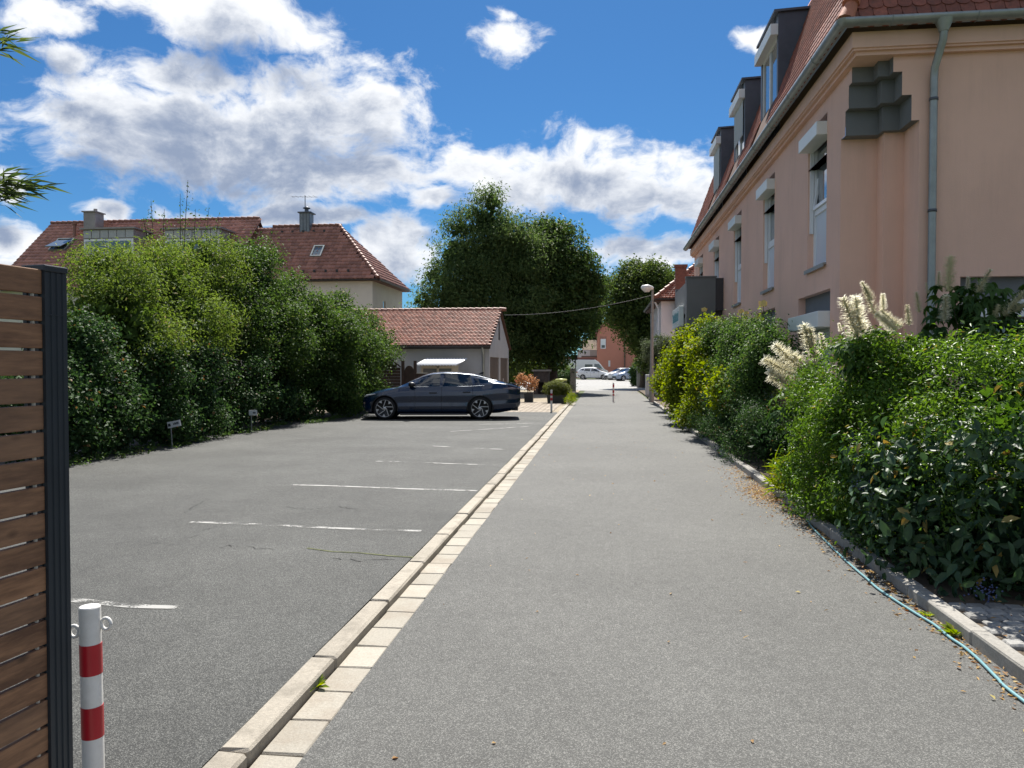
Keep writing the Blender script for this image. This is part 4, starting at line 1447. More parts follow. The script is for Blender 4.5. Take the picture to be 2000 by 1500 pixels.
# ---- white house beyond the salmon one, with red hip roof and brick chimney
WH = thing('white_house', 'white rendered house with hipped red roof and brick chimney behind grey porch', 'house', (8, 46, 0))
wx, wy, wez = at_y(1291, 620, 42.5).x, 42.5, 5.35
b = MB()
wf = lambda s, z, d: (s, wy + d, z)
wall(b, wx, 13, 0, wez, [], wf, .12)
wl = lambda s, z, d: (wx + d, s, z)
wall(b, wy, 52, 0, wez, [(43.6, 44.7, 3.0, 4.5), (47, 48.2, 3.0, 4.5), (43.6, 44.7, .9, 2.2)], wl, .14)
b.box(wx - .02, wx, wy + .01, 52, 2.55, 2.65)
b.build('wall', mat('pale_pink_render', (0.74, 0.71, 0.72), .9, var=.03, scale=1), WH)
for (s0, s1, z0, z1) in ((43.6, 44.7, 3.0, 4.5), (47, 48.2, 3.0, 4.5), (43.6, 44.7, .9, 2.2)):
    w_ = MB().box(wx + .08, wx + .11, s0, s1, z0, z1).build('window', M_WHITE, WH)
    MB().box(wx + .07, wx + .079, s0 + .1, s1 - .1, z0 + .1, z1 - .1).build('pane', M_GLASS, w_)
ov = .35
hA = Vector((wx - ov, wy - ov, wez)); hrise = 3.9; hrun = 4.6
b = MB()
b.add([tuple(hA), (13, wy - ov, wez), (13, wy - ov + hrun, wez + hrise), (wx - ov + hrun, wy - ov + hrun, wez + hrise)], [(0, 1, 2, 3)])
b.add([tuple(hA), (wx - ov + hrun, wy - ov + hrun, wez + hrise), (wx - ov + hrun, 52, wez + hrise), (wx - ov, 52, wez)], [(0, 1, 2, 3)])
b.box(wx - ov + .02, 13, wy - ov + .02, 52, wez - .12, wez - .02)
rfW = b.build('roof', M_DECK, WH)
vW = Vector((0, hrun, hrise))
tiles('roof_tiles', rfW, M_GTILE, tuple(hA + Vector((0, 0, .03))), (1, 0, 0), tuple(vW), 9.5, vW.length, .2, .19, 'beaver', clip=lambda u, v: u > v / vW.length * hrun)
vW2 = Vector((hrun, 0, hrise))
tiles('roof_tiles', rfW, M_GTILE, (wx - ov, 52, wez + .03), (0, -1, 0), tuple(vW2), 52 - wy + ov, vW2.length, .2, .19, 'beaver', clip=lambda u, v: u < (52 - wy + ov) - v / vW2.length * hrun)
b = MB()
for k in range(16):
    p, q = hA.lerp(Vector((wx - ov + hrun, wy - ov + hrun, wez + hrise)), k / 16), hA.lerp(Vector((wx - ov + hrun, wy - ov + hrun, wez + hrise)), (k + 1.1) / 16)
    b.tube([p + Vector((0, 0, .09)), q + Vector((0, 0, .05))], [.12, .1], 8)
b.build('hip_tiles', M_GTILE, rfW, kind='stuff')
cxl, cxr = at_y(1319, 550, 41.9).x, at_y(1341, 550, 41.9).x
M_BRICK = mat('chimney_brick', (0.20, 0.075, 0.055), .85, var=.25, scale=9, bump=.3, bscale=40)
b = MB(); b.box(cxl, cxr, 41.9, 42.5 - ov - .02, 4.0, 7.0); b.box(cxl - .05, cxr + .05, 41.85, 42.2, 7.0, 7.14)
ck = b.build('chimney', M_BRICK, WH)
b = MB(); gutter(b, (wx - ov, wy - ov - .06, wez), (13, wy - ov - .06, wez), (0, -1, 0), .07); gutter(b, (wx - ov - .06, wy - ov, wez), (wx - ov - .06, 52, wez), (-1, 0, 0), .07)
b.build('gutter', M_FASCIA, WH)
b = MB(); b.tube([(wx - .3, wy + .4, wez - .1), (wx - .10, wy + .4, wez - .5), (wx - .10, wy + .4, .1)], .06, 8)
b.lathe([(.06, 3.0), (.11, 3.05), (.11, 3.3), (.06, 3.35)], 10, (wx - .10, wy + .4, 0))
b.build('downpipe', M_WHITE, WH)

# ---- salmon house at the far side of the street
FH_ = thing('far_salmon_house', 'salmon gabled house across the street behind parked cars', 'house', (15, 114, 0))
M_SAL2 = mat('far_salmon', (0.56, 0.235, 0.165), .9, var=.05, scale=.6)
fy = 110.0
sx0, sx1 = at_y(1166, 640, fy).x, at_y(1216, 640, fy).x
sxr = at_y(1300, 700, fy).x
ap = at_y(1196, 588, fy); ez = at_y(1166, 652, fy).z
b = MB()
ff = lambda s, z, d: (s, fy + d, z)
w0, w1 = at_y(1173, 700, fy).x, at_y(1183, 700, fy).x
wz0, wz1 = at_y(1175, 681, fy).z, at_y(1175, 662, fy).z
dz0, dz1 = at_y(1190, 716, fy).z, at_y(1190, 704, fy).z
d0, d1 = at_y(1188, 700, fy).x, at_y(1192, 700, fy).x
wall(b, sx0, sx1 + 4.2, 0, ez, [(w0, w1, wz0, wz1), (d0, d1, dz0, dz1)], ff, .15)
gx_ = (sx0 + sx1 + 4.2) / 2
b.add([(sx0, fy, ez), (sx1 + 4.2, fy, ez), (gx_, fy, ap.z + .6)], [(0, 1, 2)])
b.quad((sx0, fy, 0), (sx0, fy + 9, 0), (sx0, fy + 9, ez), (sx0, fy, ez))
b.box(sx1 + 4.2, sxr + 8, fy + 1.2, fy + 9, 0, ez - 1.0)
b.build('wall', M_SAL2, FH_)
MB().box(w0 - .12, w1 + .12, fy - .02, fy - .001, wz0 + .25, wz1 + .35).build('window_surround', mat('dull_salmon', (.40, .19, .14), .9), FH_)
w_ = MB().box(w0, w1, fy - .03, fy + .1, wz0, wz1).build('window', M_WHITE, FH_)
MB().box(w0 + .12, w1 - .12, fy - .04, fy - .031, wz0 + .12, wz0 + .5).build('pane', M_GLASS, w_)
MB().box(d0, d1, fy + .05, fy + .1, dz0, dz1).build('window', M_WHITE, FH_)
b = MB()
for (xa, xb) in ((sx0 - .3, gx_), (sx1 + 4.5, gx_)):
    b.prism([(xa, ez - .25), (xb, ap.z + .6), (xb, ap.z + .85), (xa, ez)], fy - .35, fy + 9, fn=lambda p, q, h: (p, h, q))
b.prism([(sx1 + 3.9, ez - 1.0), (sxr + 8.2, ez - 1.0), (sxr + 8.2, ez - .7), (sx1 + 3.9, ez - .7)], fy + .9, fy + 9, fn=lambda p, q, h: (p, h, q))
b.build('roof', mat('far_roof', (.22, .09, .065), .8, var=.25, scale=2), FH_)
b = MB(); b.tube([(sx1 + .3, fy - .08, ez), (sx1 + .3, fy - .08, .1)], .10, 6); b.build('downpipe', mat('brown_pipe', (.16, .11, .08), .6), FH_)
b = MB(); b.box(at_y(1095, 700, fy + .5).x, sx0 - .01, fy + .5, fy + .75, 0, at_y(1150, 698, fy).z); b.build('courtyard_wall', mat('red_wall', (.36, .13, .10), .9, var=.06), FH_)
# barn with a grey-brown roof beyond
BN = thing('far_barn', 'low barn with mossy brown roof left of the far salmon house', 'barn', (9, 122, 0))
by_ = 118.0
q0, q1 = at_y(1128, 690, by_).x, at_y(1172, 690, by_).x
b = MB(); b.box(q0, q1 + 1.5, by_, by_ + 8, 0, 4.2); b.build('wall', mat('barn_wall', (.55, .53, .50), .9), BN)
b = MB(); zA = at_y(1150, 688, by_).z; zB = at_y(1150, 664, by_ + 4).z
b.prism([(by_ - .4, zA - .8), (by_ + 4, zB), (by_ + 8.4, zA - .8), (by_ + 8.4, zA - 1.1), (by_ + 4, zB - .35), (by_ - .4, zA - 1.1)], q0 + .6, q1 + 1.6, fn=lambda p, q, h: (h, p, q))
b.build('roof', mat('mossy_roof', (.17, .125, .085), .9, var=.35, scale=1.5, bump=.5, bscale=4), BN)
b = MB(); b.box(q0 + .2, q0 + 1.9, by_ - .02, by_ - .001, 1.6, 4.1); b.build('door', M_WHITE, BN)

# ================================================================== STREET THINGS
# ---- slatted fence with anthracite post at the left edge
M_WOOD = wood_mat()
M_ANTH = mat('anthracite_aluminium', (0.028, 0.036, 0.045), 0.5, metal=0.15, var=0.10, scale=6, spec=0.4)
px0, py0 = at_z(110, 1500, .05).x, 0
FP = Vector((-1.912, 2.44, 0))
fd = Vector((-0.13, -1.0, 0)).normalized()        # the fence runs back towards and past the camera
fence = thing('slatted_fence', 'horizontal larch slat fence with anthracite post', 'fence', (FP.x, FP.y, LOTZ))
fang = math.atan2(fd.x, -fd.y)
M3 = Matrix.Rotation(math.atan2(fd.x, -fd.y), 3, 'Z')
fn_ = Vector((-fd.y, fd.x, 0))
if fn_.x < 0:
    fn_ = -fn_
b = MB()
# extruded post with shallow flutes on its faces
prof = []
hw = .046
side = [(-hw, -hw), (-.030, -hw), (-.028, -hw + .004), (-.020, -hw + .004), (-.018, -hw), (-.006, -hw), (-.004, -hw + .004), (.004, -hw + .004), (.006, -hw), (.018, -hw), (.020, -hw + .004), (.028, -hw + .004), (.030, -hw)]
for k in range(4):
    c_, s_ = math.cos(k * math.pi / 2), math.sin(k * math.pi / 2)
    prof += [(x * c_ - y * s_, x * s_ + y * c_) for x, y in side]
PT = at_y(110, 522, FP.y).z
b.prism(prof, LOTZ, PT - .02, fn=lambda p, q, h: tuple(M3 @ Vector((p, q, 0)) + FP + Vector((0, 0, h))))
b.build('post', M_ANTH, fence)
b = MB(); b.obox((FP.x, FP.y, PT - .008), (.10, .10, .022), M3); b.obox((FP.x, FP.y, PT - .165), (.0945, .0945, .004), M3); b.build('post_cap', M_ANTH, fence, bevel=.004)
b = MB(); b.obox((FP.x + .06, FP.y + .03, LOTZ + .07), (.05, .07, .14), M3); b.obox((FP.x + .04, FP.y + .02, LOTZ + .006), (.2, .2, .012), M3); b.build('post_foot', M_ZINC, fence)
slat_me = MB().obox((0, 0, 0), (.021, 1.86, .082), None).mesh('slat', M_WOOD, .003)
peg_me = MB().tube([(0, 0, -.006), (0, 0, .006)], .006, 8).mesh('spacer', mat('pale_spacer', (.45, .42, .36), .7))
z = PT - .055
i = 0
while z > LOTZ + .05:
    c = FP + fd * (.045 + .93) + fn_ * (.024)
    o = piece('slat', slat_me, fence, (c.x, c.y, z), (0, 0, math.atan2(fd.x, -fd.y)))
    p = FP + fd * .075 + fn_ * (.024)
    if z - .0535 > LOTZ:
        piece('spacer', peg_me, fence, (p.x, p.y, z - .0455))
    z -= .0915; i += 1

# ---- bollards
M_BWHITE = mat('bollard_white', (0.72, 0.71, 0.68), 0.4, var=0.05, scale=12, dirt=(0.45, 0.42, 0.36), dirt_amt=0.35, dirt_scale=9)
M_BRED = mat('bollard_red', (0.42, 0.012, 0.022), 0.35, var=0.06, scale=10)


def bollard(name, label, loc, h, r, bands, eyes, tilt=(0, 0)):
    loc = Vector(loc)
    t = thing(name, label, 'bollard', tuple(loc), group='red and white bollards')
    ax = Vector((tilt[0], tilt[1], 1)).normalized()
    zs = [0]
    b = MB()
    b.tube([loc - ax * .05, loc + ax * h], r, 20)
    b.tube([loc + ax * h, loc + ax * (h + .004)], [r, r * .93], 20)
    b.build('shaft', M_BWHITE, t)
    for (z0, z1) in bands:
        b = MB(); b.tube([loc + ax * z0, loc + ax * z1], r + .0012, 20); b.build('red_band', M_BRED, t)
    if eyes:
        for sgn in (-1, 1):
            b = MB()
            c = loc + ax * (h - .075 + .012 * sgn) + Vector((sgn * (r + .018), sgn * .012, 0))
            b.tube([c + Vector((math.cos(a) * .018, 0, math.sin(a) * .021)) for a in np.linspace(0, 2 * math.pi, 17)], .0065, 8, cap=False)
            b.build('eyelet', M_BWHITE, t)
    return t


P = at_z(190, 1722, LOTZ)
bp = at_z(1, 1, 0) if False else None
BD = 2.78
dv = Vector(ray(180, 1186)); tt = BD / (dv.x * -math.sin(YAW) + dv.y * math.cos(YAW))
topp = Vector((0, 0, EYE)) + dv * tt
hb = topp.z - LOTZ
bollard('bollard', 'thick white bollard with two red bands and eyelets beside the slatted fence', (topp.x, topp.y, LOTZ), hb, .0365,
        [(hb - .243, hb - .132), (hb - .475, hb - .360)], True, (-.012, 0.0))
p1 = at_z(1077, 805, LOTZ)
bollard('bollard', 'white and red bollard at the kerb before the planters', (p1.x, p1.y, LOTZ), .80, .038, [(.60, .68), (.42, .52)], False)
p2 = at_z(1198, 785, 0)
bollard('bollard', 'slim red and white banded bollard standing in the middle of the lane', (p2.x, p2.y, 0), .92, .042, [(.70, .84), (.44, .56), (.30, .38)], False)

# ---- bay signs on stakes before the left hedge (lettering too small to read in the photograph)
M_SIGN = mat('sign_plate', (0.62, 0.63, 0.64), .5, var=.06)
M_INK = mat('sign_ink', (0.03, 0.035, 0.045), .6)


def stake_sign(label, px, py, pxb, pyb, w, h, tilt, marks):
    c = at_x(px, py, -8.62)
    g = Vector((c.x - .05, c.y, LOTZ))
    t = thing('bay_sign', label, 'sign', tuple(g), group='bay signs along the left hedge')
    b = MB(); b.tube([g - Vector((0, 0, .05)), Vector((c.x - w * .28, g.y, c.z))], .012, 6); b.build('stake', mat('stake_grey', (.16, .17, .17), .6), t)
    M3 = Matrix.Rotation(-.10, 3, 'Z') @ Matrix.Rotation(-tilt, 3, 'Y')
    b = MB(); b.obox((c.x, g.y - .02, c.z), (w, .012, h), M3); b.build('plate', M_SIGN, t)
    b = MB()
    for (a, e, wd, hh) in marks:
        b.obox(Vector((c.x, g.y - .0275, c.z)) + M3 @ Vector((a * w, 0, e * h)), (wd * w, .003, hh * h), M3)
    b.build('lettering', M_INK, t, kind='stuff')


stake_sign('small white tilted sign plate on a stake by the hedge, dark lettering', 341, 828, 334, 862, .30, .125, .20,
           [(-.36, -.02, .2, .45), (-.02, 0, .05, .3), (.07, .05, .05, .36), (.15, .02, .06, .3), (.24, .06, .05, .4), (.33, .06, .07, .34)])
stake_sign('smaller white sign plate on a thin stake, nearer the blue car', 495, 806, 487, 838, .22, .13, .0,
           [(.05, 0, .1, .3), (.18, -.02, .08, .34), (.3, 0, .08, .26)])

# ---- street lamp
lp = at_z(1274, 786, 0.055)
LX, LY = 2.62, lp.y
lp = Vector((at_y(1273, 700, LY).x, LY, .05))
lamp = thing('street_lamp', 'grey concrete street lamp with white lamp head beside the lane', 'street lamp', tuple(lp))
lh = at_y(1270, 566, LY).z
M_CONC = mat('concrete_pole', (0.24, 0.235, 0.22), .85, var=.12, scale=6, bump=.2)
b = MB(); b.tube([lp, lp + Vector((0, 0, 1.4)), lp + Vector((0, 0, 1.5)), lp + Vector((.02, 0, lh))], [.115, .11, .085, .055], 12); b.build('pole', M_CONC, lamp)
b = MB()
hc = Vector((lp.x - .14, LY - .05, lh + .05))
b.tube([hc + Vector((-.36, 0, .03)), hc + Vector((-.30, 0, .04)), hc + Vector((-.05, 0, .05)), hc + Vector((.14, 0, .02)), hc + Vector((.20, 0, 0))], [.03, .12, .14, .09, .05], 12)
b.build('lamp_head', mat('lamp_white', (.66, .67, .66), .4, var=.04), lamp)
b = MB(); b.tube([hc + Vector((-.28, 0, -.02)), hc + Vector((-.18, 0, -.08)), hc + Vector((0, 0, -.07)), hc + Vector((.05, 0, -.02))], [.05, .09, .09, .05], 10)
b.build('lamp_glass', mat('lamp_diffuser', (.55, .56, .55), .3), lamp)

# overhead cable from the garage gable to the lamp
ca = Vector((gx1 + .25, gry - .3, grz - .25)); cb_ = lp + Vector((0, 0, lh - .3))
pts = []
for k in range(25):
    t = k / 24
    p = ca.lerp(cb_, t); p.z -= .22 * 4 * t * (1 - t)
    pts.append(p)
cab = thing('overhead_cable', 'sagging overhead cable from garage gable to street lamp', 'cable', tuple(ca))
b = MB(); b.tube(pts, .0125, 6); b.build('wire', mat('cable_grey', (.10, .10, .10), .6), cab)
for k in (5, 10, 14, 17):
    MB().obox(pts[k], (.10, .05, .05)).build('clamp', mat('cable_grey'), cab) if False else MB().obox(pts[k], (.10, .05, .05)).build('clamp', _CACHE['cable_grey'], cab)

# ---- planters
M_POT = mat('dark_planter', (0.030, 0.036, 0.040), .6, var=.1, scale=8)
PLY = at_z(1033, 787, .02).y


def planter(mb, cx, cy, wt, wb, dt, db, h, z0=.02):
    o = [(-wb, -db, 0), (wb, -db, 0), (wb, db, 0), (-wb, db, 0), (-wt, -dt, h), (wt, -dt, h), (wt, dt, h), (-wt, dt, h)]
    i_ = [(x * .9, y * .9, z) for x, y, z in o[4:]] + [(x * .88, y * .88, h - .06) for x, y, z in o[4:]]
    vs = [(cx + x, cy + y, z0 + z) for x, y, z in o + i_]
    mb.add(vs, [(0, 1, 5, 4), (1, 2, 6, 5), (2, 3, 7, 6), (3, 0, 4, 7), (3, 2, 1, 0), (4, 5, 9, 8), (5, 6, 10, 9), (6, 7, 11, 10), (7, 4, 8, 11), (8, 9, 13, 12), (9, 10, 14, 13), (10, 11, 15, 14), (11, 8, 12, 15)])
    mb.add([vs[k] for k in (12, 13, 14, 15)], [(0, 1, 2, 3)], 1)


pc = at_z(1033, 786, .02)
pot1 = thing('maple_pot', 'tall square dark pot under the orange maple', 'pot', (pc.x, pc.y, .02))
b = MB(); planter(b, pc.x, pc.y, .21, .19, .21, .19, .44); b.build('pot', [M_POT, M_EARTH], pot1)
pq = at_z(1088, 788, .02)
pot2 = thing('long_planter', 'long dark planter box under the rounded green shrub', 'planter', (pq.x, pq.y, .02))
b = MB(); planter(b, pq.x, pq.y, .45, .42, .24, .2, .40); b.build('planter', [M_POT, M_EARTH], pot2)

# dim yard things below the chestnut: brick barbecue, bench log and a tub with yellow-green lid
M_DBRICK = mat('old_masonry', (0.085, 0.07, 0.06), .9, var=.3, scale=5, bump=.4, bscale=20)
yb_ = 46.0
xa, xb = at_y(1042, 740, yb_).x, at_y(1072, 740, yb_).x
mz = thing('masonry_hearth', 'dark masonry hearth with flat slab under the chestnut', 'hearth', ((xa + xb) / 2, yb_, .02))
b = MB(); b.box(xa, xa + .25, yb_, yb_ + .8, .02, 1.4); b.box(xb - .25, xb, yb_, yb_ + .8, .02, 1.4); b.box(xa + .25, xb - .25, yb_ + .5, yb_ + .8, .02, 1.4); b.box(xa + .25, xb - .25, yb_, yb_ + .5, .75, 1.4); b.build('masonry', M_DBRICK, mz)
MB().box(xa - .1, xb + .1, yb_ - .1, yb_ + .9, 1.4, 1.5).build('slab', M_KERB2, mz)
tb = at_y(1096, 745, 41.5)
tub = thing('lidded_tub', 'dark tub with yellow-green lid behind the long planter', 'tub', (tb.x, 41.5, .02))
b = MB(); b.lathe([(.001, 0), (.24, 0), (.29, .9), (.3, .92)], 16, (tb.x, 41.5, .02)); b.build('tub', M_POT, tub)
b = MB(); b.lathe([(.31, .9), (.33, .94), (.30, 1.0), (.001, 1.03)], 16, (tb.x, 41.5, .02)); b.build('lid', mat('lid_green', (.52, .56, .20), .5), tub)

# ---- gate pillars, cabinet and sign at the lane's far end
M_PIL = mat('concrete_pillar', (.36, .36, .35), .85, var=.1, scale=3, bump=.2)
g1 = at_z(1119, 765, .0)
pl = thing('gate_pillar', 'grey concrete gate pillar under the chestnut beside sign post', 'pillar', (g1.x, g1.y, 0))
b = MB(); b.box(g1.x - .2, g1.x + .14, g1.y, g1.y + .35, 0, 1.5); b.box(g1.x - .23, g1.x + .17, g1.y - .03, g1.y + .38, 1.5, 1.56); b.build('shaft', M_PIL, pl)
sp_ = at_y(1124, 765, g1.y - .25)
sn = thing('traffic_sign', 'back of a dark rectangular sign on a grey post by the gate', 'sign', (sp_.x, g1.y - .25, 0))
b = MB(); b.tube([(sp_.x, g1.y - .25, 0), (sp_.x, g1.y - .25, 2.65)], .035, 8); b.build('post', M_ZINC, sn)
sc_ = at_y(1122, 698, g1.y - .3)
MB().box(sc_.x - .2, sc_.x + .2, g1.y - .31, g1.y - .29, sc_.z - .17, sc_.z + .17).build('plate', mat('sign_back', (.03, .03, .035), .6), sn)
g2 = at_z(1253, 757, .0)
pr = thing('garden_wall', 'pale grey concrete wall end opposite the chestnut', 'wall', (g2.x, g2.y, 0))
xl_, xr_ = at_y(1244, 740, g2.y).x, at_y(1263, 740, g2.y).x
b = MB(); b.box(xl_, xr_, g2.y, g2.y + .3, 0, 1.8); b.box(xl_ - .03, xr_ + .03, g2.y - .03, g2.y + .33, 1.8, 1.87); b.box(xr_ + .001, xr_ + 4, g2.y + .05, g2.y + .25, 0, 1.6); b.build('wall', M_PIL, pr)
g3 = at_z(1267, 775, .05)
xl_, xr_ = at_y(1261, 750, g3.y).x, at_y(1271, 750, g3.y).x
ub = thing('utility_cabinet', 'narrow white utility cabinet behind the street lamp', 'cabinet', (g3.x, g3.y, .05))
MB().box(xl_, xr_, g3.y, g3.y + .4, .16, 1.25).build('body', mat('cabinet_white', (.52, .53, .53), .6, var=.08), ub, bevel=.02)
MB().box(xl_ + .02, xr_ - .02, g3.y + .02, g3.y + .38, .05, .16).build('plinth', M_PIL, ub)

# ---- garden hose along the right kerb
hz = [(560, 326), (575, 365), (610, 420), (700, 513), (800, 612), (900, 703), (980, 770), (1050, 833), (1200, 933), (1330, 1015), (1420, 1070), (1520, 1152), (1600, 1205), (1700, 1290), (1830, 1420), (1920, 1505)]
pts = [at_z(1400 + x * .3, 900 + y * .3, .0125) for x, y in hz]
pts[0].z = .09; pts[1].z = .03
pts.insert(0, Vector((pts[0].x + .12, pts[0].y + .15, .10)))
pts += [pts[-1] + Vector((.02, -.8, 0)), pts[-1] + Vector((-.02, -2.2, 0))]
# smooth
fine = []
for i in range(len(pts) - 1):
    p0, p1_, p2_, p3 = pts[max(i - 1, 0)], pts[i], pts[i + 1], pts[min(i + 2, len(pts) - 1)]
    for k in range(6):
        t = k / 6
        fine.append(.5 * ((2 * p1_) + (p2_ - p0) * t + (2 * p0 - 5 * p1_ + 4 * p2_ - p3) * t * t + (3 * p1_ - p0 - 3 * p2_ + p3) * t ** 3))
b = MB(); b.tube(fine, .0095, 8)
b.build('garden_hose', mat('hose_blue', (0.17, 0.34, 0.37), .35, var=.06, scale=3), label='light blue garden hose lying along the right kerb', cat='hose')


# ================================================================== CARS
def smooth(xs, ys, x, k=5):
    y = np.interp(x, xs, ys)
    if k > 1:
        ker = np.ones(k) / k
        y = np.convolve(np.pad(y, k // 2, mode='edge'), ker, mode='valid')
    return y


def make_car(name, label, spec):
    """car with its nose at -X, built round the origin"""
    root = thing(name, label, 'car', (0, 0, 0), spec.get('group'))
    L0, L1, W = spec['x0'], spec['x1'], spec['w']
    n = spec.get('n', 90)
    X = np.linspace(L0, L1, n)
    zt = smooth(*zip(*spec['top']), X, 3)
    zu = smooth(*zip(*spec['under']), X, 3)
    bl = smooth(*zip(*spec['belt']), X, 5)
    w = smooth(*zip(*spec['plan']), X, 5) * W
    wt = smooth(*zip(*spec['roofw']), X, 5) * W
    zb = np.minimum(bl, zt - .03)
    rings = []
    for i in range(n):
        h = zb[i] - zu[i]
        r = [(0, zu[i]), (.80 * w[i], zu[i]), (.95 * w[i], zu[i] + .10 * h), (.985 * w[i], zu[i] + .28 * h), (.975 * w[i], zu[i] + .45 * h), (1.0 * w[i], zu[i] + .66 * h), (.985 * w[i], zu[i] + .84 * h), (.94 * w[i], zb[i])]
        ew = min(.94 * w[i], wt[i] + .02)
        for t in (.25, .5, .75, 1.0):
            e = t ** 1.15
            r.append((.94 * w[i] + (min(wt[i], .94 * w[i] - .01) - .94 * w[i]) * e, zb[i] + (zt[i] - .045 * min(1, (zt[i] - zb[i]) / .3) - zb[i]) * t))
        wr = r[-1][0]
        r += [(wr * .86, zt[i] - .018 * min(1, (zt[i] - zb[i]) / .3)), (wr * .5, zt[i] - .003), (0, zt[i])]
        rings.append(r)
    m = len(rings[0])
    dense, kof = [], []
    for i in range(n):
        d = []
        for k in range(m - 1):
            s_ = 5 if 1 <= k < 7 else 1
            for j in range(s_):
                t = j / s_
                d.append((rings[i][k][0] * (1 - t) + rings[i][k + 1][0] * t, rings[i][k][1] * (1 - t) + rings[i][k + 1][1] * t))
                if i == 0:
                    kof.append(k)
        d.append(rings[i][m - 1])
        dense.append(d)
    paint, glass, dark = spec['paint'], spec['glass'], M_BLACK
    wr_ = spec['wheel_r'] + .055
    groups = {'body': MB(), 'windscreen': MB(), 'rear_window': MB()}

    def inside(poly, x, z):
        c = False
        for k in range(len(poly)):
            (ax, az_), (bx, bz) = poly[k], poly[k - 1]
            if (az_ > z) != (bz > z) and x < (bx - ax) * (z - az_) / (bz - az_) + ax:
                c = not c
        return c
    vid = {}
    for sgn in (-1, 1):
        for i in range(n - 1):
            for kd in range(len(kof)):
                k = kof[kd]
                q = [(X[i], dense[i][kd]), (X[i + 1], dense[i + 1][kd]), (X[i + 1], dense[i + 1][kd + 1]), (X[i], dense[i][kd + 1])]
                cx = (X[i] + X[i + 1]) / 2; cz = sum(p[1][1] for p in q) / 4
                g = 'body'
                if k < 7 and any((cx - wx_) ** 2 + (cz - spec['wheel_r']) ** 2 < wr_ ** 2 for wx_ in spec['wheels']):
                    if k >= 1:
                        continue
                wi = next((j for j, pl_ in enumerate(spec['windows']) if 7 <= k <= 10 and inside(pl_, cx, cz)), None)
                if wi is not None:
                    g = 'side_window%d%d' % (wi, sgn)
                    groups.setdefault(g, MB())
                elif k >= 11 and spec['screen'][0] < cx < spec['screen'][1]:
                    g = 'windscreen'
                elif k >= 11 and spec['rear'][0] < cx < spec['rear'][1]:
                    g = 'rear_window'
                elif k >= 11 and spec.get('glass_roof') and spec['screen'][1] <= cx <= spec['rear'][0]:
                    g = 'windscreen'
                mb = groups[g]
                ids = []
                for (xx, (yy, zz)) in q:
                    key = (g, sgn if yy > 1e-6 else 0, round(xx, 4), round(yy, 4), round(zz, 4))
                    if key not in vid:
                        vid[key] = len(mb.v); mb.v.append((xx, sgn * yy, zz))
                    ids.append(vid[key])
                if len(set(ids)) < 3:
                    continue
                ids = [a for j, a in enumerate(ids) if a not in ids[:j]]
                mb.f.append(tuple(ids)); mb.m.append(0); mb.s.append(True)
        for i in (0, n - 1):
            base = len(groups['body'].v)
            groups['body'].add([(X[i], sgn * y_, z_) for y_, z_ in rings[i]], [tuple(range(m))])
    body = groups['body'].build('body', paint, root)
    for g in groups:
        if g != 'body' and groups[g].f:
            groups[g].build(g.rstrip('-0123456789'), glass, root)
    # cabin floor, dark lining and seats seen through the glass
    b = MB(); b.box(spec['cabin'][0], spec['cabin'][1], -W * .86, W * .86, .25, spec['belt_z'] - .12)
    b.build('cabin_lining', dark, root)
    for sx in spec['seats']:
        for sy in (-.38, .38):
            b = MB(); b.obox((sx + .06, sy, spec['belt_z'] + .02), (.14, .46, .50), Matrix.Rotation(.22, 3, 'Y')); b.obox((sx + .16, sy, spec['belt_z'] + .31), (.09, .26, .17), Matrix.Rotation(.15, 3, 'Y'))
            b.build('seat', mat('seat_grey', (.05, .05, .055), .8), root, bevel=.03)
    if 'steer' in spec:
        b = MB(); sx = spec['steer']; b.tube([(sx + .05 * math.cos(a), -.38 + .18 * math.sin(a), spec['belt_z'] + .0 + .17 * math.cos(a)) for a in np.linspace(0, 2 * math.pi, 21)], .014, 6, cap=False); b.build('steering_wheel', dark, root)
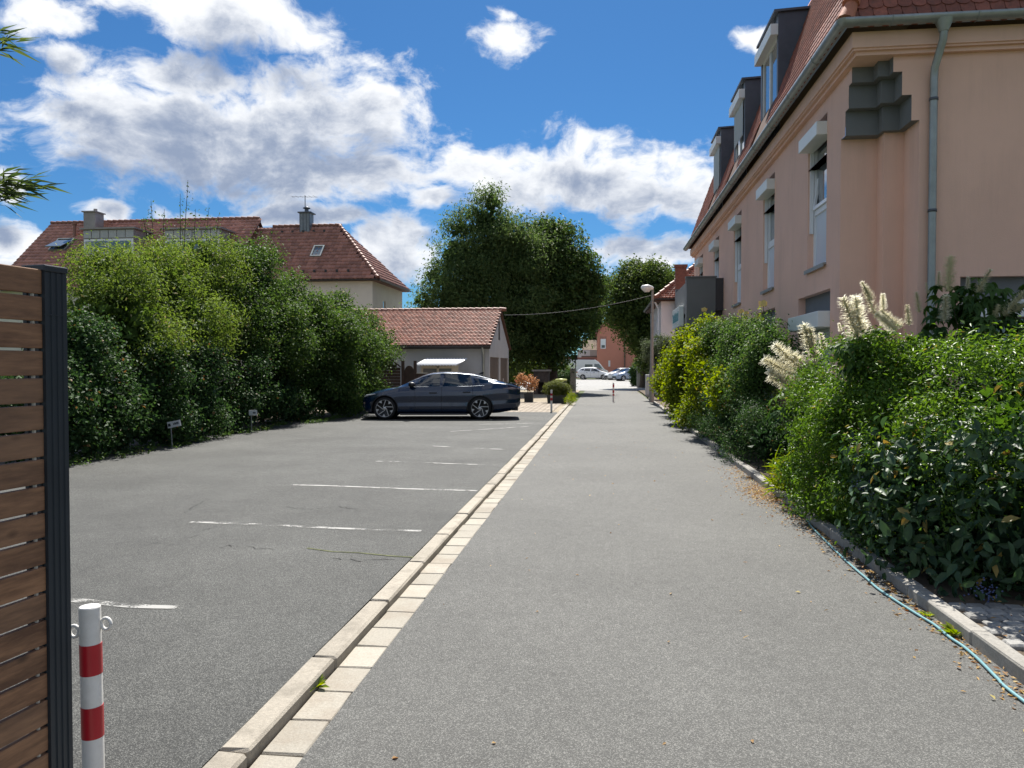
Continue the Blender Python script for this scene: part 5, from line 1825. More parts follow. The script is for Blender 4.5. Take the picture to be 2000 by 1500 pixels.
    # wheels
    for wx_ in spec['wheels']:
        for sgn in (-1, 1):
            wheel_r = spec['wheel_r']; yo = sgn * (W - .115)
            b = MB()
            rr = wheel_r
            b.lathe([(rr * .76, -.105), (rr * .93, -.11), (rr * .985, -.085), (rr, -.05), (rr, .05), (rr * .985, .085), (rr * .93, .11), (rr * .76, .105), (rr * .74, .04), (rr * .74, -.04), (rr * .76, -.105)], 40, (wx_, yo, rr), 'y')
            wo = b.build('wheel', mat('tyre', (.014, .014, .015), .8, var=.1), root)
            b = MB()
            yf = yo + sgn * .085
            ri = rr * .765
            b.lathe([(ri, sgn * .02), (ri * .96, sgn * .02), (ri * .95, sgn * -.02), (ri * .9, sgn * -.04), (.001, sgn * -.045)], 40, (wx_, yf, rr), 'y')
            b.build('rim', mat('rim_black', (.012, .012, .013), .35), wo)
            b = MB()
            ns = spec.get('spokes', 5)
            for k in range(ns):
                a = k * 2 * math.pi / ns + .25
                d = Vector((math.cos(a), 0, math.sin(a))); e = Vector((-math.sin(a), 0, math.cos(a)))
                c = Vector((wx_, yf + sgn * .012, rr))
                if spec.get('blade'):
                    # thin bright spoke edge and a bright wedge at the rim
                    p0, p1_ = c + d * .03 + e * .045, c + d * ri * .97 - e * .02
                    nrm = e * .010
                    b.add([p0 - nrm, p1_ - nrm, p1_ + nrm, p0 + nrm] + [q - Vector((0, sgn * .02, 0)) for q in (p0 - nrm, p1_ - nrm, p1_ + nrm, p0 + nrm)], [(0, 1, 2, 3), (0, 4, 5, 1), (3, 2, 6, 7), (7, 6, 5, 4), (1, 5, 6, 2), (0, 3, 7, 4)])
                    a2 = a + .62
                    tri = [c + Vector((math.cos(a2 + s_) * q, 0, math.sin(a2 + s_) * q)) for (s_, q) in ((-.20, ri * .97), (.0, ri * .985), (.20, ri * .97), (-.05, ri * .66))]
                    b.add(tri + [q - Vector((0, sgn * .02, 0)) for q in tri], [(0, 1, 2, 3), (7, 6, 5, 4), (0, 4, 5, 1), (1, 5, 6, 2), (2, 6, 7, 3), (3, 7, 4, 0)])
                else:
                    for q0, q1, wd in ((.03, ri * .96, .045),):
                        p0, p1_ = c + d * q0, c + d * q1
                        b.add([p0 - e * wd, p1_ - e * wd * .6, p1_ + e * wd * .6, p0 + e * wd] + [q - Vector((0, sgn * .03, 0)) for q in (p0 - e * wd, p1_ - e * wd * .6, p1_ + e * wd * .6, p0 + e * wd)], [(0, 1, 2, 3), (0, 4, 5, 1), (3, 2, 6, 7), (1, 5, 6, 2), (7, 6, 5, 4)])
            b.lathe([(.05, sgn * .018), (.04, sgn * .022), (.001, sgn * .022)], 14, (wx_, yf, rr), 'y')
            b.lathe([(ri * 1.0, sgn * .022), (ri * .965, sgn * .024), (ri * .955, sgn * .0)], 40, (wx_, yf, rr), 'y')
            b.build('spokes', mat('rim_silver', (.50, .50, .51), .3, metal=.85, var=.05), wo)
            # arch edge
            b = MB(); aa = np.linspace(-.18, math.pi + .18, 25)
            b.tube([(wx_ + math.cos(a) * wr_ * .985, sgn * (W * .975), rr + math.sin(a) * wr_ * .985) for a in aa], .022, 6)
            b.build('wheel_arch', spec.get('arch', paint), body)
            b = MB(); b.lathe([(.001, 0), (wr_ * .98, 0), (wr_ * .98, -.3 * sgn)], 28, (wx_, sgn * (W - .30), rr), 'y')
            b.build('arch_liner', dark, body)
    for nm, mbx, mt in spec['extras'](rings, X, W):
        mbx.build(nm, mt, root)
    return root


def seam(rings, X, W, x, k0, k1, r=.004, lean=0.0):
    b = MB()
    i = int(np.argmin(abs(X - x)))
    for s in (-1, 1):
        b.tube([(X[i], s * (rings[i][k][0] + .001), rings[i][k][1]) for k in range(k0, k1)], r, 4)
    return b


def surf(rings, X, x, k):
    i = int(np.argmin(abs(X - x)))
    return rings[i][k]


P_BLUE = mat('midnight_blue_paint', (0.0012, 0.015, 0.048), 0.22, metal=0.1, var=0.03, scale=2, coat=1.0)
G_TINT = glass_mat('car_glass', (0.22, 0.28, 0.30), .3)
G_DARK = glass_mat('car_glass_dark', (0.10, 0.12, 0.13), .6)


def blue_extras(rings, X, W):
    ex = []
    for x in (-.82, .02, .98):
        ex.append(('door_seam', seam(rings, X, W, x, 2, 8, .004), M_BLACK))
    for x in (-.25, .80):
        y_, z_ = surf(rings, X, x, 6)
        b = MB()
        for s in (-1, 1):
            b.obox((x, s * (y_ + .004), .83 + .02 * (x > 0)), (.24, .02, .04))
        ex.append(('door_handle', b, M_BLACK))
    b = MB()
    for s in (-1, 1):
        b.tube([(-.95, s * .86, 1.02), (-.93, s * 1.0, 1.06)], .02, 6)
        b.tube([(-.99, s * .93, 1.07), (-.94, s * 1.0, 1.09), (-.86, s * 1.03, 1.09), (-.80, s * 1.0, 1.07)], [.03, .085, .085, .03], 10)
    ex.append(('wing_mirror', b, M_BLACK))
    b = MB()
    for s in (-1, 1):
        ys = [surf(rings, X, x, 6)[0] for x in (-2.40, -2.3, -2.1)]
        b.tube([(-2.42, s * (ys[0] * .80), .70), (-2.33, s * (ys[1] + .0), .745), (-2.05, s * (ys[2] + .004), .80)], [.015, .03, .008], 8)
    ex.append(('headlight', b, mat('headlight_clear', (.55, .58, .6), .12, var=.05)))
    b = MB()
    for s in (-1, 1):
        ys = [surf(rings, X, x, 6)[0] for x in (2.0, 2.25, 2.44)]
        b.tube([(1.93, s * (ys[0] + .004), .975), (2.2, s * (ys[1] + .006), .965), (2.43, s * (ys[2] * .96), .95)], [.012, .038, .04], 8)
    b.box(2.455, 2.485, -.6, .6, .93, .97)
    ex.append(('tail_light', b, mat('tail_light_grey', (.28, .22, .22), .15, var=.1)))
    b = MB()
    for s in (-1, 1):
        b.tube([(x, s * (surf(rings, X, x, 7)[0] + .003), surf(rings, X, x, 7)[1]) for x in np.linspace(-1.0, 1.35, 20)], .0035, 4)
        b.tube([(x, s * (surf(rings, X, x, 11)[0] + .003), surf(rings, X, x, 11)[1] + .0) for x in np.linspace(-1.05, 1.75, 26)], .010, 4)
    ex.append(('chrome_trim', b, mat('chrome_trim', (.35, .37, .4), .3, metal=.9, var=.02)))
    b = MB(); b.prism([(-.09, 0), (.09, 0), (.10, .07), (.05, .075)], -.012, .012, fn=lambda p, q, h: (1.22 + p, h, 1.405 + q))
    ex.append(('antenna_fin', b, M_BLACK))
    b = MB(); b.prism([(2.20, 1.115), (2.47, 1.075), (2.49, 1.09), (2.22, 1.135)], -.62, .62, fn=lambda p, q, h: (p, h, q))
    ex.append(('spoiler', b, P_BLUE))
    b = MB(); b.box(2.482, 2.492, -.26, .26, .62, .73)
    ex.append(('licence_plate', b, M_WHITE))
    b = MB()
    for s in (-1, 1):
        b.tube([(x, s * .88, .175) for x in (-1.28, -.4, .5, .82)], .035, 6)
    ex.append(('sill', b, M_BLACK))
    b = MB(); b.box(2.2, 2.41, -.70, .70, .27, .38)
    ex.append(('rear_diffuser', b, M_BLACK))
    return ex


blue = dict(x0=-2.47, x1=2.48, w=.93, n=180,
            top=[(-2.47, .66), (-2.40, .735), (-2.28, .80), (-2.05, .885), (-1.75, .965), (-1.40, 1.01), (-1.18, 1.10), (-.90, 1.25), (-.60, 1.375), (-.30, 1.455), (.10, 1.492), (.55, 1.48), (1.0, 1.435), (1.40, 1.335), (1.75, 1.225), (2.05, 1.14), (2.35, 1.085), (2.48, 1.0)],
            under=[(-2.47, .40), (-2.40, .24), (-2.2, .17), (-1.2, .16), (0, .155), (1.0, .16), (1.8, .20), (2.2, .27), (2.40, .33), (2.48, .45)],
            belt=[(-2.47, .70), (-1.3, 1.0), (-.9, 1.02), (0, 1.03), (.8, 1.035), (1.3, 1.06), (1.7, 1.12), (2.1, 1.10), (2.48, .98)],
            plan=[(-2.47, .62), (-2.42, .76), (-2.25, .91), (-1.9, .98), (-1.0, 1.0), (.8, 1.0), (1.6, .99), (2.1, .95), (2.38, .87), (2.48, .74)],
            roofw=[(-2.47, .5), (-2.2, .72), (-1.5, .80), (-1.2, .76), (-.7, .68), (0, .64), (.8, .62), (1.6, .62), (2.0, .66), (2.48, .62)],
            windows=[[(-.92, 1.045), (-.88, 1.10), (-.35, 1.375), (-.02, 1.425), (-.05, 1.045)], [(.05, 1.045), (.07, 1.43), (.6, 1.42), (.90, 1.37), (1.0, 1.06)], [(1.06, 1.08), (.99, 1.345), (1.28, 1.27), (1.62, 1.16)]],
            screen=(-1.36, -.48), rear=(1.22, 2.12), glass_roof=False,
            wheels=(-1.755, 1.215), wheel_r=.352, paint=P_BLUE, glass=G_TINT, arch=M_BLACK, blade=True, belt_z=1.03,
            cabin=(-1.1, 1.5), seats=(-.05, .85), steer=-.62, extras=blue_extras)
car = make_car('sedan_car', 'dark blue fastback sedan parked across the lot by the hedge', blue)
WY = at_z(757, 821, LOTZ).y
cc = at_z(862, 819.5, LOTZ)
car.location = (cc.x - .14, cc.y + .93 - .03, LOTZ)
car.rotation_euler = (0, 0, R(8.3))

# ---- the cars across the street
P_WHITE = mat('white_paint', (.72, .73, .74), .3, var=.02, coat=.8)
P_SILV = mat('silver_blue_paint', (.30, .36, .46), .3, metal=.5, var=.02, coat=.8)
M_RED = mat('red_lens', (.35, .01, .015), .2)


def hatch_extras(front_clear=True):
    def fx(rings, X, W):
        ex = []
        for x in (-.75, .28, 1.12):
            ex.append(('door_seam', seam(rings, X, W, x, 2, 8, .006), M_BLACK))
        b = MB()
        for s in (-1, 1):
            b.obox((-.72, s * (W + .06), 1.05), (.16, .16, .12))
        ex.append(('wing_mirror', b, M_BLACK))
        b = MB()
        for s in (-1, 1):
            i = int(np.argmin(abs(X + 1.98)))
            b.obox((-1.96, s * (rings[i][6][0] - .06), .76), (.30, .14, .13), Matrix.Rotation(-.18 * s, 3, 'Z') @ Matrix.Rotation(-.3, 3, 'Y'))
        ex.append(('headlight', b, mat('headlight_clear', (.55, .58, .6), .12)))
        b = MB()
        for s in (-1, 1):
            i = int(np.argmin(abs(X - 2.02)))
            b.obox((1.99, s * (rings[i][6][0] - .05), .93), (.22, .16, .14))
        ex.append(('tail_light', b, M_RED))
        b = MB(); b.box(-2.19, -2.15, -.5, .5, .30, .55); ex.append(('grille', b, M_BLACK))
        b = MB()
        for s in (-1, 1):
            for x in (-.15, .78):
                b.obox((x, s * (W * .99), .88), (.2, .02, .035))
        ex.append(('door_handle', b, M_BLACK))
        return ex
    return fx


hatch = dict(x0=-2.17, x1=2.15, w=.90, n=80,
             top=[(-2.17, .62), (-2.1, .74), (-1.9, .86), (-1.5, .97), (-1.2, 1.05), (-.8, 1.30), (-.45, 1.49), (-.1, 1.57), (.5, 1.58), (1.1, 1.55), (1.6, 1.47), (1.80, 1.36), (2.0, 1.08), (2.10, .95), (2.15, .80)],
             under=[(-2.17, .38), (-2.05, .22), (-1.8, .19), (1.7, .2), (2.05, .28), (2.15, .42)],
             belt=[(-2.17, .66), (-1.2, 1.0), (-.5, 1.02), (.8, 1.06), (1.5, 1.12), (2.0, 1.05), (2.15, .78)],
             plan=[(-2.17, .68), (-2.1, .80), (-1.9, .93), (-1.4, 1.0), (1.5, 1.0), (1.95, .95), (2.15, .82)],
             roofw=[(-2.17, .5), (-1.5, .80), (-1.0, .78), (-.4, .68), (.5, .65), (1.5, .65), (1.9, .72), (2.15, .6)],
             windows=[[(-.75, 1.06), (-.35, 1.38), (.22, 1.46), (.22, 1.06)], [(.32, 1.07), (.32, 1.46), (1.05, 1.45), (1.12, 1.10)], [(1.2, 1.13), (1.13, 1.44), (1.45, 1.39), (1.6, 1.2)]],
             screen=(-1.15, -.4), rear=(1.62, 2.02), wheels=(-1.32, 1.30), wheel_r=.325, paint=P_WHITE, glass=G_DARK, belt_z=1.03,
             cabin=(-1.0, 1.6), seats=(-.05, .8), extras=hatch_extras(), group='cars parked across the street')
cw = make_car('hatchback_car', 'white hatchback parked side-on across the street, tail lamp showing', hatch)
pw = at_y(1160, 739, 98)
cw.location = (pw.x, 98, 0); cw.rotation_euler = (0, 0, math.pi + R(-8))
h2 = dict(hatch); h2['paint'] = P_WHITE
c2 = make_car('compact_car', 'white compact car nosed in between the white hatchback and silver-blue car', h2)
p_ = at_z(1203, 742, 0)
c2.location = (p_.x + .6, p_.y + .2, 0); c2.rotation_euler = (0, 0, R(24)); c2.scale = (.92, .95, .95)
h3 = dict(hatch); h3['paint'] = P_SILV
c3 = make_car('compact_car', 'silver-blue compact car beside the dark hedge across the street', h3)
p_ = at_z(1224, 744, 0)
c3.location = (p_.x + .4, p_.y + .3, 0); c3.rotation_euler = (0, 0, R(24)); c3.scale = (.93, .95, .98)
# camper van behind them
vn = thing('camper_van', 'white camper van with dark roof edge behind the white hatchback', 'van', (0, 0, 0))
vb = MB()
prof = [(-3.0, .35), (2.2, .35), (2.95, .55), (3.0, 1.05), (2.55, 1.25), (1.75, 2.25), (1.3, 2.55), (-2.95, 2.62), (-3.0, 2.5)]
vb.prism(prof, -1.02, 1.02, fn=lambda p, q, h: (p, h, q)); vbo = vb.build('body', P_WHITE, vn, bevel=.05)
MB().box(-2.9, 1.2, -1.0, 1.0, 2.64, 2.72).build('roof_rack', M_BLACK, vn)
MB().box(-.1, .9, -1.035, -1.021, 1.45, 1.95).build('side_window', M_GLASS, vn)
b = MB(); b.prism([(1.15, 1.35), (2.25, 1.35), (1.75, 2.0), (1.15, 2.0)], -1.035, -1.021, fn=lambda p, q, h: (p, h, q)); b.build('side_window', M_GLASS, vn)
MB().box(-2.9, 2.4, -1.03, -1.021, .95, 1.05).build('stripe', mat('van_grey', (.4, .42, .44), .5), vn)
for x in (-1.9, 1.95):
    for s in (-1, 1):
        b = MB(); b.lathe([(.001, -.11), (.34, -.11), (.36, 0), (.34, .11), (.001, .11)], 20, (x, s * .93, .36), 'y'); b.build('wheel', _CACHE['tyre'], vn)
pv = at_y(1150, 735, 104.0)
vn.location = (pv.x - .4, 104.0, 0)

# ================================================================== VEGETATION
LEAF_YEL = leaf_mat('elder_leaf', (0.062, 0.108, 0.024), (0.150, 0.215, 0.048), (0.19, 0.17, 0.08), trans=.42)
LEAF_HAZ = leaf_mat('hazel_leaf', (0.035, 0.072, 0.020), (0.085, 0.145, 0.035), (0.16, 0.17, 0.06), trans=.36)
LEAF_IVY = leaf_mat('ivy_leaf', (0.020, 0.050, 0.018), (0.060, 0.115, 0.034), (0.16, 0.10, 0.04), trans=.30)
LEAF_PRIV = leaf_mat('privet_leaf', (0.045, 0.100, 0.018), (0.110, 0.195, 0.032), (0.22, 0.20, 0.05), trans=.40, rough=.36)
LEAF_MAH = leaf_mat('mahonia_leaf', (0.020, 0.050, 0.022), (0.050, 0.100, 0.038), (0.30, 0.22, 0.06), trans=.24, rough=.46, spec=.32)
LEAF_VINE = leaf_mat('vine_leaf', (0.070, 0.120, 0.016), (0.205, 0.260, 0.028), (0.32, 0.28, 0.05), trans=.48)
LEAF_ROSE = leaf_mat('rose_leaf', (0.035, 0.080, 0.022), (0.090, 0.155, 0.040), (0.18, 0.20, 0.06), trans=.36)
LEAF_BUCK = leaf_mat('buckeye_leaf', (0.028, 0.072, 0.018), (0.065, 0.125, 0.028), None, trans=.30, rough=.5)
LEAF_MAP = leaf_mat('ash_leaf', (0.042, 0.080, 0.028), (0.130, 0.190, 0.066), (0.15, 0.17, 0.06), trans=.40)
LEAF_CHE = leaf_mat('chestnut_leaf', (0.032, 0.064, 0.020), (0.080, 0.132, 0.036), (0.13, 0.15, 0.05), trans=.36)
LEAF_LIN = leaf_mat('linden_leaf', (0.038, 0.070, 0.022), (0.110, 0.155, 0.040), (0.16, 0.17, 0.06), trans=.38)
LEAF_OLV = leaf_mat('grey_leaf', (0.060, 0.085, 0.045), (0.125, 0.155, 0.085), None, trans=.3)
LEAF_ORA = leaf_mat('maple_orange', (0.28, 0.15, 0.065), (0.46, 0.29, 0.16), (0.40, 0.17, 0.13), trans=.34)
LEAF_BOX = leaf_mat('planter_leaf', (0.060, 0.085, 0.018), (0.140, 0.165, 0.040), None, trans=.34)
LEAF_BAM = leaf_mat('bamboo_leaf', (0.035, 0.065, 0.020), (0.095, 0.130, 0.042), None, trans=.4)
M_BARK = mat('bark', (0.075, 0.058, 0.045), .9, var=.3, scale=8, bump=.6, bscale=25)
M_STEM = mat('green_stem', (0.075, 0.095, 0.035), .8, var=.2)
M_FLOWER = mat('cream_flower', (0.82, 0.78, 0.58), .7, var=.12, scale=20)
M_ROSE = mat('yellow_rose', (0.80, 0.60, 0.24), .6, var=.12, scale=20)
M_BERRY = mat('blue_berry', (0.045, 0.065, 0.16), .55, var=.2, scale=40)


def lx(px, py, X, r, sx=1.0, sz=1.0):
    c = at_x(px, py, X); d = (c.y * math.cos(YAW) - c.x * math.sin(YAW)); m_ = r * d / 1500
    return (c.x, c.y, c.z, m_ * sx, m_, m_ * sz)


def ly(px, py, Y, r, sx=1.0, sy=1.0, sz=1.0):
    c = at_y(px, py, Y); d = (c.y * math.cos(YAW) - c.x * math.sin(YAW)); m_ = r * d / 1500
    return (c.x, c.y, c.z, m_ * sx, m_ * sy, m_ * sz)


def plant(name, label, cat, lobes, n, leaf, lm, seed, stem_r=.05, trunk_h=None, base=None, group=None, fol='foliage', stem='stem', **kw):
    cx = float(np.mean([l[0] for l in lobes])); cy = float(np.mean([l[1] for l in lobes]))
    if base is None:
        base = (cx, cy, .03)
    t = thing(name, label, cat, base, group)
    zc = [l[2] for l in lobes]
    th = trunk_h if trunk_h is not None else max(.25, min(zc) * .5)
    limbs(stem, base, [(l[0], l[1], l[2] + .1 * l[5]) for l in lobes], stem_r, M_BARK, t, seed, th)
    foliage(fol, lobes, n, leaf, lm, t, seed, **kw)
    return t


GL = 'shrubs along the left side of the lot'
plant('elder_shrub', 'tall yellow-green shrub rising behind the left hedge', 'shrub',
      [lx(215, 574, -10.6, 80), lx(320, 552, -10.8, 78), lx(400, 540, -10.9, 76), lx(240, 650, -10.2, 105), lx(350, 640, -10.3, 100), lx(425, 600, -10.5, 72), lx(175, 640, -10.4, 80), lx(270, 522, -10.8, 38), lx(190, 516, -11, 32), lx(395, 494, -11, 36), lx(330, 500, -11, 26)],
      40000, .085, LEAF_YEL, 21, .07, trunk_h=1.6, group=GL, clump=9, cr=.15, aspect=.36, droop=.7, shell=.2, sub=(150, .42))
# bare-ish shoots poking above it
sh = thing('tall_shoots', 'thin leafy shoots rising above the yellow-green shrub against the sky', 'shoots', (-11.4, 19, .03))
b = MB(); PP = []
for (pt, pb) in (((367, 352), (360, 470)), ((352, 378), (352, 470)), ((295, 392), (300, 480)), ((321, 408), (318, 480)), ((382, 408), (378, 480)), ((408, 405), (402, 480)), ((428, 418), (420, 480)), ((280, 425), (290, 480))):
    T_ = at_x(*pt, -11.2); B_ = at_x(*pb, -11.2)
    b.tube([Vector((B_.x, B_.y, .03)), B_, T_], [.02, .012, .004], 5)
    for k in range(34):
        s = random.random() ** .8
        PP.append(tuple(T_.lerp(B_, s * .8) + Vector((random.gauss(0, .06), random.gauss(0, .06), 0))))
b.build('stem', M_BARK, sh)
PP = np.array(PP); rg = np.random.default_rng(5)
v, f = leaf_geo(PP, unit(rg.normal(size=PP.shape) + np.array([0, 0, .4])), rg.uniform(.05, .09, len(PP)), rg.uniform(.03, .05, len(PP)), rg)
link(bpy.data.objects.new('foliage', fast_mesh('foliage', v, f, LEAF_HAZ, tint=np.repeat(rg.random(len(PP)), 2))), sh, kind='stuff')

plant('ivy_hedge', 'dense dark green hedge along the left edge of the lot', 'hedge',
      [lx(60, 830, -9.7, 130, sx=.7), lx(165, 800, -9.7, 118, sx=.75), lx(270, 790, -9.7, 112, sx=.75), lx(370, 780, -9.75, 105, sx=.8), lx(460, 775, -9.8, 92, sx=.8), lx(535, 765, -9.75, 78, sx=.8), lx(565, 790, -9.5, 46), lx(150, 700, -9.9, 70), lx(210, 860, -9.4, 60), lx(320, 845, -9.4, 52), lx(440, 825, -9.4, 42), lx(110, 880, -9.3, 60), (-9.9, 9.2, 1.0, .8, 1.3, 1.15), (-10.0, 7.0, 1.0, .8, 1.4, 1.15), (-10.0, 4.8, 1.0, .8, 1.4, 1.1)],
      78000, .072, LEAF_IVY, 22, .05, group=GL, clump=8, cr=.13, aspect=.72, shell=.14, sub=(220, .36))
plant('hazel_shrub', 'tall dark hazel shrub between the yellow-green shrub and the rounded bush', 'shrub',
      [lx(485, 545, -10.4, 66), lx(545, 590, -10.2, 60), lx(510, 660, -10.0, 90), lx(455, 640, -10.4, 84), lx(560, 670, -9.8, 52), lx(500, 500, -10.6, 38)],
      32000, .08, LEAF_HAZ, 23, .06, trunk_h=1.5, group=GL, clump=8, cr=.16, aspect=.62, shell=.18, sub=(80, .42))
plant('rounded_bush', 'rounded mid-green bush in front of the hip-roofed house, beside the blue car', 'bush',
      [lx(650, 642, -9.4, 58), lx(700, 668, -9.2, 56), lx(625, 670, -9.3, 72), lx(680, 715, -9.0, 78), lx(620, 755, -9.2, 70), lx(735, 690, -9.1, 36), lx(600, 622, -9.6, 40), lx(668, 600, -9.5, 22), lx(625, 600, -9.5, 18), lx(715, 770, -8.9, 46), lx(655, 790, -9.0, 50)],
      52000, .085, LEAF_HAZ, 24, .06, trunk_h=1.0, group=GL, clump=8, cr=.15, aspect=.66, shell=.17, sub=(140, .42))
# weeds at the hedge foot
wd = []
for k in range(260):
    t = random.random()
    y = 11.2 + t * 13.5
    x = -8.95 + random.gauss(0, .14) + (.5 if y > 21 else 0)
    for j in range(7):
        wd.append((x + random.gauss(0, .04), y + random.gauss(0, .05), LOTZ + random.uniform(.0, .09)))
wd = np.array(wd); rg = np.random.default_rng(6)
v, f = leaf_geo(wd, unit(rg.normal(size=wd.shape) * .5 + np.array([0, 0, 1.0])), rg.uniform(.05, .10, len(wd)), rg.uniform(.02, .04, len(wd)), rg, droop=-.2)
link(bpy.data.objects.new('hedge_foot_weeds', fast_mesh('hedge_foot_weeds', v, f, LEAF_HAZ, tint=np.repeat(rg.random(len(wd)), 2))), kind='stuff', label='low green weeds along the foot of the left hedge', cat='weeds')

# ---- trees
plant('ash_tree', 'tall feathery green tree behind the garage, highest crown in view', 'tree',
      [ly(*q[:2], 47 + .4 * math.sin(i * 2.1), q[2]) for i, q in enumerate(((962, 398, 26), (945, 438, 42), (976, 462, 38), (905, 448, 28), (890, 500, 42), (850, 540, 28), (832, 592, 26), (940, 520, 66), (900, 580, 66), (985, 540, 56), (862, 640, 42), (930, 630, 80), (1015, 590, 56), (975, 670, 66), (1020, 455, 24), (1032, 500, 36), (878, 690, 46), (818, 622, 15)))],
      60000, .21, LEAF_MAP, 31, .26, trunk_h=3.6, base=(at_y(945, 740, 47).x, 47, .03), fol='crown', stem='trunk', clump=10, cr=.34, aspect=.34, droop=1.1, shell=.2, sub=(230, .8), core=.05)
plant('chestnut_tree', 'broad dark chestnut with thick trunk beside the lane', 'tree',
      [ly(1085, 505, 50, 62), ly(1108, 545, 50, 58), ly(1055, 555, 50, 72), ly(1085, 615, 50, 70), ly(1045, 628, 49.5, 72), ly(1112, 615, 49.5, 40), ly(1064, 660, 49.5, 52), ly(1010, 672, 49.5, 44), ly(1128, 575, 50, 36), ly(1060, 485, 50, 46)],
      52000, .24, LEAF_CHE, 32, .34, trunk_h=3.4, base=(at_y(1080, 760, 50).x, 50, .02), fol='crown', stem='trunk', clump=10, cr=.34, aspect=.52, droop=.9, shell=.16, sub=(200, .85), core=.05)
plant('linden_tree', 'rounded dark tree behind the street lamp at the lane end', 'tree',
      [ly(1245, 585, 61, 52), ly(1218, 610, 60.5, 30), ly(1272, 560, 61, 42), ly(1290, 615, 61.5, 40), ly(1256, 640, 60.5, 42), ly(1284, 665, 61, 36), ly(1246, 536, 61.5, 22), ly(1272, 700, 61, 20), ly(1300, 560, 62, 26), ly(1225, 560, 61, 30)],
      42000, .22, LEAF_LIN, 33, .24, trunk_h=3.0, base=(at_y(1256, 750, 62).x, 62, .0), fol='crown', stem='trunk', clump=9, cr=.34, aspect=.6, droop=.6, shell=.18, sub=(150, .8), core=.05)
plant('pine_tree', 'distant dark conifer showing between the chestnut and the linden', 'tree',
      [ly(1172, 600, 128, 15, sz=1.6), ly(1165, 640, 128, 17, sz=1.3), ly(1178, 560, 128, 12, sz=1.5), ly(1160, 670, 128, 16), ly(1150, 610, 130, 20, sz=1.4)],
      9000, .42, LEAF_CHE, 34, .3, trunk_h=4, fol='crown', stem='trunk', clump=10, cr=.5, aspect=.25, droop=.6)
plant('yard_hedge', 'sunlit garden shrubs behind the chestnut trunk', 'shrub',
      [ly(1005, 728, 56, 28), ly(1040, 722, 56, 22), ly(1062, 735, 56, 24), ly(1100, 722, 56, 17), ly(985, 735, 55, 24)], 8000, .14, LEAF_YEL, 35, .05, clump=8, cr=.2)
plant('clipped_hedge', 'dark clipped hedge beside the grey gate pillar', 'hedge',
      [ly(1101, 745, 52.5, 22, sx=.95, sy=1.2, sz=.95), ly(1085, 748, 53, 22)], 9000, .10, LEAF_IVY, 36, .04, clump=8, cr=.1, boxy=.6)
plant('clipped_hedge', 'dark hedge end beside the pale concrete wall', 'hedge',
      [ly(1241, 738, 66, 11, sx=.8, sz=1.7), ly(1239, 725, 66, 9), ly(1246, 716, 67, 10)], 6000, .12, LEAF_IVY, 37, .04, clump=8, cr=.1)
plant('grey_leaved_shrub', 'small grey-green shrub on a thin trunk beside the street lamp', 'shrub',
      [ly(1282, 690, 39.2, 24), ly(1300, 682, 39.0, 20), ly(1268, 676, 39.4, 14), ly(1290, 720, 39, 20), ly(1305, 710, 38.6, 18), ly(1287, 660, 39.2, 10)], 9500, .075, LEAF_OLV, 38, .05, clump=7, cr=.12, aspect=.4, sub=(40, .22))
# far treeline and bushes closing the view beyond the street
for i, (px, r_, lb) in enumerate(((880, 40, 'far green trees behind the ash and hip-roofed house'), (1330, 34, 'far tree crown behind the white house'))):
    plant('far_tree', lb, 'tree', [ly(px, 690, 90, r_), ly(px - 40, 700, 92, r_), ly(px + 30, 705, 91, r_ * .8)], 7000, .4, LEAF_MAP, 40 + i, .2, trunk_h=2, fol='crown', stem='trunk', clump=8, cr=.5)

# ---- potted plants
mt = thing('potted_maple', 'small orange-leaved maple growing in the square pot', 'plant', (pc.x, pc.y, .40))
limbs('stem', (pc.x, pc.y, .38), [(pc.x - .22, pc.y, 1.12), (pc.x + .1, pc.y + .1, .95), (pc.x + .16, pc.y - .1, .75), (pc.x - .1, pc.y, .8)], .018, M_BARK, mt, 4, .22)
foliage('foliage', [ly(1018, 738, pc.y, 10), ly(1033, 746, pc.y, 13), ly(1036, 755, pc.y, 10), ly(1021, 747, pc.y, 8), ly(1040, 745, pc.y, 8)], 1500, .075, LEAF_ORA, mt, 51, clump=6, cr=.05, aspect=.6, zmin=.5, core=0)
bs = thing('planter_shrub', 'rounded yellow-green shrub growing in the long planter', 'shrub', (pq.x, pq.y, .36))
limbs('stem', (pq.x, pq.y, .34), [(pq.x - .25, pq.y, .8), (pq.x + .25, pq.y, .8), (pq.x, pq.y, .95)], .02, M_BARK, bs, 5, .15)
foliage('foliage', [ly(1088, 757, pq.y, 17, sz=.8), ly(1075, 760, pq.y, 13), ly(1101, 761, pq.y, 12), ly(1088, 768, pq.y, 18, sz=.5)], 6500, .07, LEAF_BOX, bs, 52, clump=7, cr=.06, aspect=.3, up=1.2, droop=-.6, zmin=.38, core=0.01)
plant('kerb_grass', 'pale dry grass tuft at the kerb end beside the long planter', 'grass',
      [ly(1113, 782, at_z(1113, 792, 0).y, 8, sz=.9), ly(1117, 776, at_z(1113, 792, 0).y + .7, 8)], 900, .10, LEAF_VINE, 53, .008, clump=6, cr=.06, aspect=.16, up=.6, droop=-.8, core=0)

